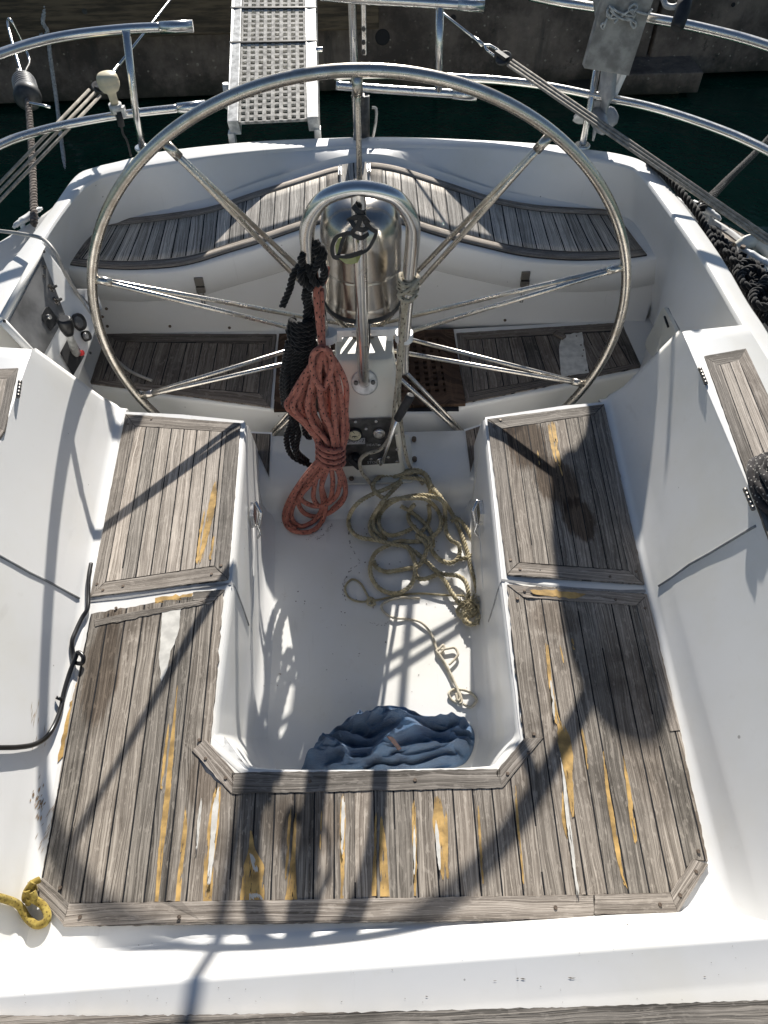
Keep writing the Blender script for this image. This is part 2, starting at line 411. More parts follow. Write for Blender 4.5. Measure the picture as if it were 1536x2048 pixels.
# polygon laid over a surface, cut into small cells so that it follows it; px outline -> real points
def clip(poly, x0, x1, y0, y1):
    for ax, lim, sg in ((0, x0, 1), (0, x1, -1), (1, y0, 1), (1, y1, -1)):
        out = []
        for i in range(len(poly)):
            a, b = poly[i-1], poly[i]; da, db = (a[ax]-lim)*sg, (b[ax]-lim)*sg
            if (da >= 0) != (db >= 0):
                t = da/(da-db); out.append((a[0]+(b[0]-a[0])*t, a[1]+(b[1]-a[1])*t))
            if db >= 0: out.append(b)
        poly = out
        if len(poly) < 3: return []
    return poly
def jag(poly, amp=1.0, step=7, seed=0):
    rnd = random.Random(seed); out = []
    for i in range(len(poly)):
        a, b = poly[i], poly[(i+1) % len(poly)]; L = math.hypot(b[0]-a[0], b[1]-a[1]); n = max(1, int(L/step))
        for j in range(n):
            t = j/n; k_ = amp*rnd.gauss(0, .6) if j else 0
            out.append((lerp(a[0], b[0], t)-(b[1]-a[1])/max(L, 1)*k_, lerp(a[1], b[1], t)+(b[0]-a[0])/max(L, 1)*k_))
    return out
def sheet(mb, poly, surf, uvf=None, cell=60, mi=0, skirt=.006, sm=False):
    xs = [p[0] for p in poly]; ys = [p[1] for p in poly]
    x = math.floor(min(xs)/cell)*cell
    while x < max(xs):
        y = math.floor(min(ys)/cell)*cell
        while y < max(ys):
            c = clip(list(poly), x, x+cell, y, y+cell)
            if len(c) >= 3:
                vs = [surf(*q) for q in c]
                mb.add(vs, [tuple(range(len(c)))], [uvf(q[0], q[1], v) for q, v in zip(c, vs)] if uvf else None, mi, sm)
            y += cell
        x += cell
    if skirt:
        top = [surf(*q) for q in poly]; n = len(top)
        uv = ([uvf(q[0], q[1], v) for q, v in zip(poly, top)] if uvf else [(0, 0)]*n)
        mb.add(top+[v-Vector((0, 0, skirt)) for v in top], [(i, (i+1) % n, n+(i+1) % n, n+i) for i in range(n)], uv+uv, mi, False)

def board(mb, q, surf, seed=0, rev=False, mi=0, amp=.6, width=.04):
    """one border board: quad q = outer a, outer b, inner b, inner a (photo points); grain runs a->b"""
    A, B, C, D = [surf(*p) for p in q]; d = (B-A).normalized(); nn = Vector((-d.y, d.x, 0)); 
    wd = max(.01, abs((D-A).dot(nn)))
    sg = 1 if (D-A).dot(nn) > 0 else -1
    def uvf(x, y, v): return ((v-A).dot(d)+seed*3.1, .06+.88*sg*(v-A).dot(nn)/wd+seed*10)
    sheet(mb, jag(q, amp, 9, seed), surf, uvf, 80, mi)
def fan(l1, l2, n):
    """plank coordinate between two photo lines l=((x,y),(x,y))"""
    def f(x, y, v):
        def X(l): (a, b), (c, d) = l; return a+(c-a)*(y-b)/(d-b)
        xa, xb = X(l1), X(l2); return (v.y, n*(x-xa)/(xb-xa))
    return f
def screws(par, pts, surf, r=.0034):
    for x, y in pts:
        mb = MB(); p = surf(x, y); mb.disc(p, (0, 0, 1), r, .0012, 12); mb.build('screw', 'screw', par, weld=False)
def streak(par, pts, surf, mat, seed=0, amp=1.6):
    """worn-through strip: pts = (x, y, width px)"""
    rnd = random.Random(seed*7+len(pts)); mb = MB()
    if mat == 'filler': surf = lift(surf, .0067)
    y0, y1 = pts[0][1], pts[-1][1]; wm = max(p[2] for p in pts); n = max(1, int(round(wm/2.4)))
    def XW(y):
        for (xa, ya, wa), (xb, yb, wb) in zip(pts, pts[1:]):
            if y <= yb or (xb, yb) == (pts[-1][0], pts[-1][1]):
                t = min(1, max(0, (y-ya)/(yb-ya))); return lerp(xa, xb, t), lerp(wa, wb, t)
    for k_ in range(n):
        f = (k_+.5)/n-.5; y = y0+rnd.uniform(0, .22)*(y1-y0)*abs(f)*2
        while y < y1-4:
            ln = rnd.uniform(.35, 1.1)*(y1-y0) if n > 1 else (y1-y0)*rnd.uniform(.5, 1); ye = min(y1-(rnd.uniform(0, .12)*(y1-y0)*abs(f) if y1 < 1790 else 0), y+ln)
            m = max(3, int((ye-y)/7)); L = []; Rr = []; hw = 1.25+.5*rnd.random()
            for i in range(m+1):
                yy = lerp(y, ye, i/m); x, ww = XW(yy); xc = x+f*ww; e = min(1, .25+2.2*min(i, m-i)/m*2)
                if yy >= y1-1 and y1 > 1790: e = 1
                h = min(hw, ww/n*.62+.3)*e
                L.append((xc-h+rnd.gauss(0, .35), yy)); Rr.append((xc+h+rnd.gauss(0, .35), yy))
            sheet(mb, L+Rr[::-1], lambda a_, b_, q=.00006*(k_ % 5): surf(a_, b_)+Vector((0, 0, q)), None, 400, 0, 0)
            y = ye+rnd.uniform(3, .10*(y1-y0)+4)
    return mb.build('worn_patch', mat, par, weld=False)

# ================================================================== setting: water and quay
mb = MB(); mb.add([(-60, -60, -1.0), (60, -60, -1.0), (60, 60, -1.0), (-60, 60, -1.0)], [(0, 1, 2, 3)], sm=False)
o = mb.build('water', 'water'); o['kind'] = 'structure'
def quay():
    q = thing('quay_wall', 'stained dark concrete quay wall with round drain holes above the green water', 'quay wall')
    def wl(x): return 4.15+.05*x                       # face of the wall, turned slightly
    top = .35
    mb = MB()
    def block(xa, xb, z0, z1, d0=0.0, depth=3.0):
        mb.hexa([(xa, wl(xa)+d0, z0), (xb, wl(xb)+d0, z0), (xb, wl(xb)+depth, z0), (xa, wl(xa)+depth, z0)],
                [(xa, wl(xa)+d0, z1), (xb, wl(xb)+d0, z1), (xb, wl(xb)+depth, z1), (xa, wl(xa)+depth, z1)])
    block(-14, .62, -.97, top); block(.64, 2.20, -.985, top, .012); block(2.225, 16, -.95, top)
    mb.build('concrete_block', 'wall', q, bevel=.012)
    mb = MB(); mb.hexa([(-14, wl(-14)+.25, -2.5), (16, wl(16)+.25, -2.5), (16, wl(16)+3, -2.5), (-14, wl(-14)+3, -2.5)],
                       [(-14, wl(-14)+.25, -.9), (16, wl(16)+.25, -.9), (16, wl(16)+3, -.9), (-14, wl(-14)+3, -.9)])
    mb.build('footing', 'wall', q)
    for (px, py), r in (((765, 75), .052), ((907, 36), .018), ((1467, 10), .014)):
        p = at(px, py, Y=4.15); x = p.x; p = at(px, py, Y=wl(x)-.006)
        mb = MB(); mb.disc((p.x, p.y+.004, p.z), (0, -1, 0), r, .004, 24); mb.build('drain_hole', 'caulk', q, weld=False)
    t = thing('fender_beam', 'brown timber fender beam bolted along the top of the quay wall', 'fender beam')
    z1, z0 = -.27, -.53
    mb = MB(); xa, xb = -10, .2
    mb.hexa([(xa, wl(xa)-.14, z0), (xb, wl(xb)-.14, z0), (xb, wl(xb)-.004, z0), (xa, wl(xa)-.004, z0)],
            [(xa, wl(xa)-.14, z1), (xb, wl(xb)-.14, z1), (xb, wl(xb)-.004, z1), (xa, wl(xa)-.004, z1)])
    mb.build('beam', 'timber', t, bevel=.012)
    p = at(170, 21, Y=wl(-1.4)-.142)
    mb = MB(); mb.disc(p, (0, -1, 0), .036, .008, 20); b = mb.build('bolt', 'caulk', t, weld=False)
    mb = MB(); mb.disc(p+Vector((0, -.008, 0)), (0, -1, 0), .018, .008, 8); mb.build('bolt_head', 'greymetal', b, weld=False)
    c = thing('pier_block', 'low mossy concrete pier block standing in the water under the quay on the right', 'concrete block')
    a = at(1228, 150, Y=3.95); b_ = at(1412, 140, Y=3.95); lo = at(1300, 190, Y=3.95).z
    mb = MB()
    mb.hexa([(a.x, 3.95, lo), (b_.x, 3.97, lo), (b_.x, 4.4, lo), (a.x, 4.4, lo)], [(a.x, 3.95, a.z), (b_.x, 3.97, a.z), (b_.x, 4.4, a.z), (a.x, 4.4, a.z)])
    mb.hexa([(a.x-.25, 4.06, -1.4), (b_.x-.1, 4.06, -1.4), (b_.x-.1, 4.4, -1.4), (a.x-.25, 4.4, -1.4)], [(a.x-.25, 4.06, lo), (b_.x-.1, 4.06, lo), (b_.x-.1, 4.4, lo), (a.x-.25, 4.4, lo)])
    mb.build('concrete', 'wall', c, bevel=.01)
quay()

# ================================================================== the boat
BOAT = thing('sailboat', 'white sailing boat with an open stern cockpit and worn grey teak seats', 'sailboat')
BOAT.location = (0, 0, 0)
seatT = lambda x, y: seat(x, y)
up = lambda surf, h: (lambda x, y: surf(x, y)+Vector((0, 0, h)))
seat1 = lambda x, y: seat(x, y, .001)+Vector((0, 0, .001))
seatK = lambda x, y: (lambda p: p)(seat(x, y))
def lift(surf, h):                       # same plane raised by h, still seen at the same photo point
    def f(x, y):
        p = surf(x, y); d = (p-CAM); return CAM+d*(1-h/(CAM.z-p.z))
    return f
ST = lift(seat, .005); SP = lift(seat, .0062)

# ---- bench / bridge seat top: one U-shaped moulded surface, then the well below it
RIM = [(490, 846), (477, 1000), (464, 1160), (447, 1290), (430, 1420), (427, 1474), (496, 1536), (560, 1540), (768, 1540), (940, 1536), (992, 1535), (1041, 1476), (1030, 1380), (1003, 1160), (986, 990), (970, 836)]
BOT = [(-.36, -.02), (-.333, -.27), (-.319, -.62), (-.318, -.80), (-.319, -.96), (-.317, -1.02), (-.27, -1.14), (-.2, -1.2), (0, -1.205), (.17, -1.2), (.25, -1.15), (.295, -1.04), (.298, -.97), (.313, -.66), (.327, -.30), (.36, -.03)]
rim3 = [seat(*p) for p in RIM]
def dens(pts, n=6):
    out = []
    for a, b in zip(pts, pts[1:]):
        for j in range(n): out.append(a.lerp(b, j/n))
    return out+[pts[-1]]
rimS = chaikin(dens(rim3, 3), 3); botS = chaikin(dens([Vector((x, y, ZS)) for x, y in BOT], 3), 3)
N = len(rimS); rows = [[] for _ in range(9)]
for i in range(N):
    a = rimS[max(0, i-2)]; b = rimS[min(N-1, i+2)]; d = (b-a); inw = Vector((-d.y, d.x, 0)).normalized()   # into the well
    r, q = rimS[i], botS[i]; dn = (q-r)
    rows[0].append(r-inw*.016-Vector((0, 0, .0005)))
    rows[1].append(r-inw*.009+Vector((0, 0, .0006)))
    rows[2].append(r-inw*.001-Vector((0, 0, .003)))
    rows[3].append(r+inw*.004-Vector((0, 0, .010)))
    rows[4].append(r+inw*.006+dn*.06)
    rows[5].append(r.lerp(q, .5)+inw*.004)
    rows[6].append(r.lerp(q, .90)+inw*.002)
    rows[7].append(r.lerp(q, .965)+inw*.012)
    rows[8].append(q+inw*.035)
mb = MB(); mb.grid(rows)
WELL = mb.build('cockpit_well', 'gel', BOAT)
mb = MB(); fl = [p for p in rows[8]]; mb.add([Vector((p.x, p.y, ZS)) for p in fl], [tuple(range(len(fl)))], sm=False)
mb.build('cockpit_sole', 'gel_floor', BOAT)
# seat surface round the well (white margin under the teak)
rim_px = [(x, y) for x, y in RIM]
OUTL = [(970, 834), (1132, 810), (1213, 803), (1255, 995), (1297, 1186), (1360, 1450), (1432, 1735), (1500, 1760), (1500, 1930), (768, 1940), (-30, 1930), (-30, 1780), (58, 1788), (120, 1450), (172, 1195), (205, 1000), (240, 822), (360, 828), (488, 841)]
mb = MB(); sheet(mb, OUTL+rim_px, lambda x, y: seat(x, y)-Vector((0, 0, .0012)), None, 64, 0, .0, True)
BENCH = mb.build('bench_top', 'gel', BOAT)
# aft ends of the two benches
for px in ([(488, 841), (360, 828), (240, 822)], [(970, 834), (1132, 810), (1213, 803)]):
    mb = MB(); t_ = [seat(*p)-Vector((0, 0, .001)) for p in px]
    mb.grid([t_, [p+Vector((0, .012, -.012)) for p in t_], [Vector((p.x, p.y+.03, -.8)) for p in t_]])
    mb.build('bench_end', 'gel', BOAT)

# seam between the locker lids and the fixed seat
def strip(px, surf, wdt, name='lid_seam', mat='gap', h=.0006):
    mb = MB(); L = [p for p in px]
    a = [(x, y-wdt/2) for x, y in L]; b = [(x, y+wdt/2) for x, y in L]
    sheet(mb, a+b[::-1], lift(surf, h), None, 50, 0, 0)
    return mb.build(name, mat, BOAT)
def moulded_lip(px, surf, off):
    pts = [lift(surf, .0)(x, y+off) for x, y in px]; mb = MB(); mb.tube(resample(catmull(pts, 6), .01), .0032, 8); mb.build('lid_lip', 'gel', BOAT)
sl = [(168, 1203), (250, 1195), (345, 1181), (420, 1171), (466, 1167)]
sr = [(1003, 1160), (1060, 1168), (1150, 1177), (1240, 1182), (1310, 1181)]
for s_ in (sl, sr): strip(s_, seat, 4.5)

# ---- coaming: sloping seat backs with a fold, up to the coaming top
def seatback(side):
    if side < 0:
        base = [seat(*p) for p in ((240, 822), (205, 1000), (172, 1195), (120, 1450), (58, 1790))]; tx, tX = -.805, -.755
        fold = [(209, 803), (168, 980), (134, 1160), (92, 1340), (10, 1720)]
    else:
        base = [seat(*p) for p in ((1213, 803), (1255, 995), (1297, 1186), (1360, 1450), (1432, 1735))]; tx, tX = .788, .745
        fold = [(1252, 782), (1290, 960), (1340, 1150), (1400, 1400), (1470, 1735)]
    rows = [[] for _ in range(8)]
    dd_ = (base[-1]-base[-2]).normalized(); base.append(base[-1]+dd_*.32); base = catmull(base, 4)
    B = resample(base, .04)
    for i, p in enumerate(B):
        t = i/(len(B)-1); out = Vector((side, 0, 0))
        top = Vector((lerp(tx, tX, t), lerp(-.30, -1.95, t), ZT))
        f = Vector((p.x+side*.030, p.y-.03*(1-t)+.0, p.z+.075))
        rows[0].append(p-out*.016+Vector((0, 0, -.0008))); rows[1].append(p+out*.004+Vector((0, 0, .004))); rows[2].append(p+out*.012+Vector((0, 0, .018)))
        q2 = rows[2][-1]; rows[3].append(q2.lerp(f, .86)); rows[4].append(f); rows[5].append(f.lerp(top, .035)); rows[6].append(f.lerp(top, .97)); rows[7].append(top)
    mb = MB(); mb.grid(rows)
    # aft end cap of the coaming
    e = [r[0] for r in rows]
    mb.grid([e, [v+Vector((side*.0, .02, -.01)) for v in e], [Vector((v.x, v.y+.09, min(v.z, -.02)-.5)) for v in e]])
    return rows[7], mb.build('seat_back', 'gel', BOAT)
topL, SBL = seatback(-1); topR, SBR = seatback(1)
onL, onR = caster(SBL), caster(SBR)

# front bulkhead: rises from the bridge seat, its face turned aft, then the deck above
xs = [lerp(-1.0, 1.0, i/40) for i in range(41)]
prof = [(-1.490, .0, -.010), (-1.514, .0, -.004), (-1.524, .0, -.0015), (-1.533, .0, .003), (-1.540, .06, .008), (-1.548, .20, .003), (-1.588, .90, .0), (-1.594, .985, .0), (-1.599, 1.01, .0), (-1.604, 1.0, .0), (-1.654, 1.0, -.008), (-1.662, 1.0, -.009), (-2.6, 1.0, -.012)]
rows = []
for yy, t, dz in prof:
    r = []
    for x in xs:
        z0 = ZB-.17*max(0, abs(x)-.36); r.append(Vector((x, yy+.022*x, lerp(z0, .044, t)+dz)))
    rows.append(r)
mb = MB(); mb.grid(rows); BULK = mb.build('bulkhead', 'gel', BOAT)
mb = MB(); sheet(mb, jag([(-150, 2032), (300, 2031), (768, 2023), (1140, 2014), (1700, 1994), (1760, 2300), (-200, 2300)], 1.5, 9, 3), zat(.052), lambda x, y, v: (v.x, (v.y+1.7)/.045+.1), 100, 0, .008)
mb.build('deck_plank', 'teak_rim', BOAT)

# ---- teak on the benches
def bench_teak(name, outer, inner, sides, n, l1, l2, pale=True, scr=()):
    """outer/inner: 4 photo corners each; sides: which edges carry a border board"""
    mb = MB()
    sheet(mb, outer, lift(seat, .0038), None, 60, 1, .005)
    sheet(mb, inner, ST, fan(l1, l2, n), 40, 0, .0012)
    for k_ in sides:
        a, b = outer[k_], outer[(k_+1) % 4]; c, d = inner[(k_+1) % 4], inner[k_]
        ins = lambda p, q, f: (lerp(p[0], q[0], f), lerp(p[1], q[1], f))
        L = math.hypot(b[0]-a[0], b[1]-a[1]); g = 1.0/L
        board(mb, [ins(a, b, g), ins(b, a, g), ins(ins(c, b, .06), ins(d, a, .06), g), ins(ins(d, a, .06), ins(c, b, .06), g)], ST, k_+len(name), mi=2)
    o = mb.build('teak_panel', ['teak_pale' if pale else 'teak_lid', 'caulk', 'teak_rim'], BOAT)
    screws(o, scr, lift(seat, .0055))
    return o
# left aft locker lid
pl = bench_teak('a', [(251, 828), (481, 846), (456, 1158), (180, 1193)], [(271, 853), (452, 864), (428, 1131), (212, 1163)], (0, 1, 2, 3), 7.3,
                ((268, 850), (211, 1165)), ((454, 850), (428, 1135)), True,
                [(256, 848), (474, 862), (194, 1168), (206, 1180), (246, 1172), (442, 1131), (423, 1148), (303, 838)])
pl['label'] = 'pale teak panel with an ochre glue streak'
streak(pl, [(432, 958, 6), (424, 1010, 14), (414, 1060, 11), (398, 1128, 7)], SP, 'yellow', 1, 3.5)
streak(pl, [(411, 1010, 1.5), (402, 1060, 4), (393, 1130, 5)], SP, 'yellow', 2, 1)
streak(pl, [(428, 1070, 3), (420, 1120, 5)], SP, 'yellow', 21, 1)
# right aft locker lid
pr = bench_teak('b', [(975, 838), (1208, 808), (1289, 1168), (1014, 1149)], [(1005, 858), (1187, 830), (1256, 1140), (1039, 1124)], (0, 1, 2, 3), 7.4,
                ((1004, 855), (1040, 1128)), ((1190, 828), (1257, 1143)), False,
                [(988, 853), (1001, 840), (1187, 818), (1021, 1120), (1040, 1138), (1220, 1153), (1272, 1143)])
streak(pr, [(1096, 843, 6), (1105, 890, 6), (1112, 925, 3)], SP, 'yellow', 3, .7)
streak(pr, [(1105, 843, 8), (1112, 885, 7), (1120, 935, 4)], SP, 'yellow', 4, .7)
streak(pr, [(1075, 900, 2), (1079, 930, 2)], SP, 'yellow', 5, .7)
streak(pr, [(1119, 930, 2), (1127, 960, 2)], SP, 'yellow', 6, .7)

# the big U of teak round the forward end
def front_teak():
    mb = MB()
    outer = [(182, 1228), (448, 1180), (430, 1390), (419, 1494), (385, 1499), (412, 1545), (462, 1586), (500, 1584), (1004, 1575), (1087, 1474), (1048, 1478), (1030, 1330), (1014, 1169), (1294, 1188), (1360, 1460), (1416, 1722), (1386, 1718), (1340, 1786), (768, 1798), (138, 1806), (83, 1755), (118, 1560), (145, 1400)]
    l1, l2 = ((191, 1180), (77, 1800)), ((1292, 1180), (1437, 1800))
    sheet(mb, jag(outer, 1.4, 10, 5), ST, fan(l1, l2, 32.2), 40, 0, .006)
    def brd(q, s, amp=.8): board(mb, q, lift(seat, .0068), s, mi=2, amp=amp)
    # inner trim round the well
    brd([(463, 1545), (1000, 1538), (1004, 1575), (464, 1587)], 1, 1.0)
    brd([(412, 1478), (470, 1546), (463, 1587), (384, 1500)], 2, .8)
    brd([(1048, 1477), (991, 1545), (1005, 1575), (1087, 1474)], 3, .8)
    # outer trim
    brd([(138, 1807), (1187, 1789), (1188, 1838), (126, 1852)], 4, 1.0)
    brd([(1189, 1789), (1340, 1785), (1356, 1826), (1189, 1829)], 5, .8)
    brd([(1341, 1785), (1386, 1718), (1417, 1729), (1356, 1825)], 6, .8)
    brd([(86, 1755), (138, 1806), (126, 1849), (68, 1779)], 7, 1.0)
    # aft trim
    brd([(188, 1238), (420, 1196), (414, 1206), (190, 1253)], 8, 1.3)
    brd([(386, 1184), (449, 1179), (418, 1208), (386, 1200)], 81, 1.0)
    brd([(1015, 1169), (1294, 1189), (1272, 1211), (1048, 1194)], 9, .8)
    brd([(1294, 1190), (1361, 1460), (1418, 1722), (1386, 1716), (1333, 1460), (1274, 1211)][0:2]+[(1340, 1462), (1274, 1211)], 10, .6)
    o = mb.build('teak_panel', ['teak', 'caulk', 'teak_rim'], BOAT)
    o['label'] = 'U shaped teak panel with ochre and white worn streaks'
    screws(o, [(232, 1216), (416, 1193), (1049, 1181), (1035, 1197), (1231, 1199), (1290, 1216), (398, 1480), (411, 1517), (451, 1556), (1068, 1468), (1057, 1505), (1015, 1547), (160, 1834), (358, 1834), (1111, 1815), (1320, 1809), (1392, 1743), (1360, 1790), (1397, 1702), (620, 1562), (830, 1560), (120, 1775)], lift(seat, .0075))
    for a in (
        ([(355, 1370, 3), (345, 1480, 8), (334, 1600, 11), (322, 1700, 9), (313, 1803, 7)], 'yellow'),
        ([(338, 1440, 2), (331, 1500, 6), (322, 1580, 4)], 'yellow'),
        ([(371, 1610, 2), (370, 1660, 8), (362, 1730, 9), (355, 1803, 9)], 'yellow'),
        ([(404, 1590, 3), (398, 1640, 6), (393, 1700, 3)], 'filler'),
        ([(436, 1570, 12), (428, 1640, 20), (418, 1720, 20), (414, 1803, 17)], 'yellow'),
        ([(438, 1574, 9), (430, 1620, 12), (424, 1700, 10), (417, 1770, 6)], 'filler'),
        ([(502, 1660, 3), (504, 1700, 12), (508, 1730, 40), (504, 1800, 48)], 'yellow'),
        ([(500, 1706, 6), (508, 1725, 10), (512, 1745, 9)], 'filler'),
        ([(508, 1786, 20), (513, 1800, 28)], 'filler'),
        ([(581, 1612, 4), (577, 1680, 6), (571, 1760, 3)], 'yellow'),
        ([(592, 1625, 3), (587, 1700, 6), (583, 1780, 18), (582, 1803, 26)], 'yellow'),
        ([(686, 1588, 11), (685, 1660, 10), (685, 1740, 7), (684, 1797, 5)], 'yellow'),
        ([(687, 1592, 5), (686, 1640, 7), (684, 1710, 3)], 'filler'),
        ([(643, 1620, 1.5), (640, 1700, 1.5)], 'yellow'),
        ([(752, 1620, 2), (750, 1700, 5), (748, 1792, 9)], 'yellow'),
        ([(763, 1630, 5), (766, 1700, 14), (770, 1793, 18)], 'yellow'),
        ([(828, 1600, 6), (828, 1650, 8), (830, 1720, 6), (830, 1792, 4)], 'yellow'),
        ([(829, 1650, 2), (829, 1700, 4), (829, 1750, 2)], 'filler'),
        ([(874, 1590, 12), (877, 1640, 24), (882, 1700, 16), (886, 1760, 4)], 'yellow'),
        ([(872, 1640, 4), (876, 1690, 8), (880, 1740, 3)], 'filler'),
        ([(892, 1620, 4), (892, 1690, 8), (895, 1760, 3)], 'yellow'),
        ([(956, 1600, 2), (959, 1660, 4), (966, 1770, 3)], 'yellow'),
        ([(1030, 1570, 4), (1036, 1650, 4), (1048, 1770, 3)], 'yellow'),
        ([(1093, 1282, 6), (1099, 1350, 6), (1106, 1400, 7), (1116, 1450, 12)], 'yellow'),
        ([(1101, 1355, 2), (1106, 1400, 4), (1109, 1440, 2)], 'filler'),
        ([(1118, 1440, 10), (1126, 1475, 28), (1134, 1510, 24), (1140, 1570, 12), (1146, 1635, 5)], 'yellow'),
        ([(1121, 1515, 3), (1128, 1560, 5), (1136, 1640, 7), (1145, 1700, 6), (1156, 1790, 5)], 'filler'),
        ([(1125, 1580, 2), (1129, 1640, 10), (1135, 1680, 3)], 'yellow'),
        ([(1163, 1455, 3), (1172, 1500, 5), (1176, 1540, 2)], 'yellow'),
        ([(1205, 1490, 3), (1215, 1580, 6), (1230, 1670, 10), (1243, 1750, 6), (1255, 1780, 3)], 'yellow'),
        ([(1246, 1510, 3), (1256, 1570, 6), (1265, 1640, 10), (1272, 1690, 5)], 'yellow'),
        ([(1144, 1275, 3), (1148, 1300, 4)], 'yellow'),
        ([(1120, 1290, 1.5), (1128, 1330, 1.5)], 'yellow'),
    ): streak(o, a[0], lift(seat, .0060), a[1], int(a[0][0][0]), 1.5)
    # bare filler patch on the left and the bare strip where the trim is missing
    mb = MB(); sheet(mb, jag([(324, 1222), (362, 1218), (357, 1262), (349, 1288), (341, 1302), (334, 1340), (323, 1363), (321, 1340), (318, 1306), (322, 1270)], 1.5, 7, 9), lift(seat, .0062), None, 40, 0, .0006); mb.build('worn_patch', 'filler', o)
    mb = MB(); sheet(mb, jag([(310, 1196), (345, 1192), (386, 1186), (384, 1198), (345, 1203), (310, 1207)], 2, 6, 19), lift(seat, .0050), None, 40, 0, .0006); mb.build('worn_patch', 'yellow', o)
    mb = MB(); sheet(mb, jag([(1060, 1180), (1100, 1180), (1150, 1184), (1172, 1188), (1150, 1197), (1100, 1192), (1066, 1187)], 2, 6, 29), lift(seat, .0075), None, 40, 0, .0006); mb.build('worn_patch', 'yellow', o)
    mb = MB(); sheet(mb, jag([(153, 1365), (160, 1362), (142, 1440), (128, 1510), (115, 1525), (122, 1480), (138, 1420)], 2, 7, 39), lift(seat, .0008), None, 40, 0, .0003); mb.build('worn_patch', 'yellow', o)
    mb = MB(); sheet(mb, jag([(1196, 1829), (1260, 1827), (1300, 1829), (1270, 1833), (1230, 1835), (1200, 1836)], 1.5, 6, 49), lift(seat, .001), None, 40, 0, .0003); mb.build('worn_patch', 'yellow', o)
front_teak()

# ---- raised plinth for the steering pedestal
fy = [(-.02, ZP), (-.20, ZP), (-.225, ZP-.003), (-.243, ZP-.014), (-.255, ZP-.035), (-.262, ZS+.02), (-.275, ZS+.006), (-.30, ZS+.0008)]
rows = [[Vector((x, y, z)) for x in [-.42, -.30, -.1, 0, .1, .30, .42]] for y, z in [(-.004, -.8), (-.003, ZP-.012), (-.012, ZP)]+fy[1:]]
mb = MB(); mb.grid(rows); mb.build('pedestal_plinth', 'gel_floor', BOAT)
for q in ([(499, 866), (541, 868), (538, 953)], [(931, 862), (966, 850), (941, 944)]):
    mb = MB(); cx, cy = sum(p[0] for p in q)/3, sum(p[1] for p in q)/3
    big = [(cx+(x-cx)*1.22, cy+(y-cy)*1.12) for x, y in q]
    sheet(mb, big, zat(ZP+.004), None, 60, 1, .008); sheet(mb, q, zat(ZP+.008), lambda x, y, v: (v.y, v.x/.045), 60, 0, .004)
    mb.build('teak_corner', ['teak_brown', 'gel'], BOAT)
# wheel trench behind it
mb = MB(); mb.add([(-1, -.35, -.78), (1, -.35, -.78), (1, .4, -.78), (-1, .4, -.78)], [(0, 1, 2, 3)], sm=False); mb.build('wheel_trench', 'gel_floor', BOAT)

# ---- helmsman's foot board
FB = zat(ZF)
front_px = [(140, 752), (185, 768), (300, 788), (545, 817), (600, 824), (720, 827), (870, 825), (929, 810), (1100, 778), (1283, 740), (1340, 722)]
back_px = [(160, 660), (240, 662), (400, 660), (553, 660), (720, 660), (912, 658), (1060, 650), (1244, 638), (1330, 634)]
mb = MB(); sheet(mb, front_px+back_px[::-1], FB, None, 90, 0, 0, True)
f3 = [FB(*p) for p in front_px]
mb.grid([f3, [p+Vector((0, -.006, -.004)) for p in f3], [p+Vector((0, -.008, -.014)) for p in f3], [Vector((p.x, p.y+.0, -.8)) for p in f3]])
mb.build('foot_board', 'gel', BOAT)
FT = lift(FB, .005)
def foot_panel(outer, inner, n, l1, l2, mats, lab=None):
    mb = MB(); sheet(mb, outer, lift(FB, .0036), None, 70, 1, .004)
    sheet(mb, inner, FT, fan(l1, l2, n), 50, 0, .0012)
    for k_ in range(4):
        a, b = outer[k_], outer[(k_+1) % 4]; c, d = inner[(k_+1) % 4], inner[k_]
        ins = lambda p, q, f: (lerp(p[0], q[0], f), lerp(p[1], q[1], f))
        board(mb, [a, b, ins(c, b, .08), ins(d, a, .08)], FT, k_+n, mi=2)
    o = mb.build('teak_panel', mats, BOAT)
    if lab: o['label'] = lab
    return o
foot_panel([(213, 667), (553, 668), (540, 814), (180, 766)], [(236, 684), (527, 688), (516, 785), (206, 760)], 10, ((222, 684), (192, 764)), ((527, 688), (517, 785)), ['teak_brown', 'caulk', 'teak_brown'])
fr_ = foot_panel([(913, 666), (1243, 645), (1283, 733), (930, 805)], [(938, 680), (1222, 664), (1262, 728), (948, 782)], 11, ((937, 680), (947, 785)), ((1222, 662), (1262, 730)), ['teak_brown', 'caulk', 'teak_brown'], 'teak foot panel with a bare white patch')
mb = MB(); sheet(mb, jag([(1124, 670), (1164, 664), (1178, 745), (1123, 752), (1118, 700)], 1.2, 8, 3), lift(FB, .0058), None, 60, 0, .0006); b = mb.build('worn_patch', 'filler', fr_)
mb = MB(); p = lift(FB, .012)(1119, 670); mb.box(p, (.045, .022, .010), Matrix.Rotation(R_(-48), 3, 'Z')); mb.build('loose_teak_piece', 'teak_brown', fr_, bevel=.001)
screws(fr_, [(1153, 672), (1162, 690), (1167, 700), (1165, 712), (1172, 741), (1138, 752)], lift(FB, .0062), .003)
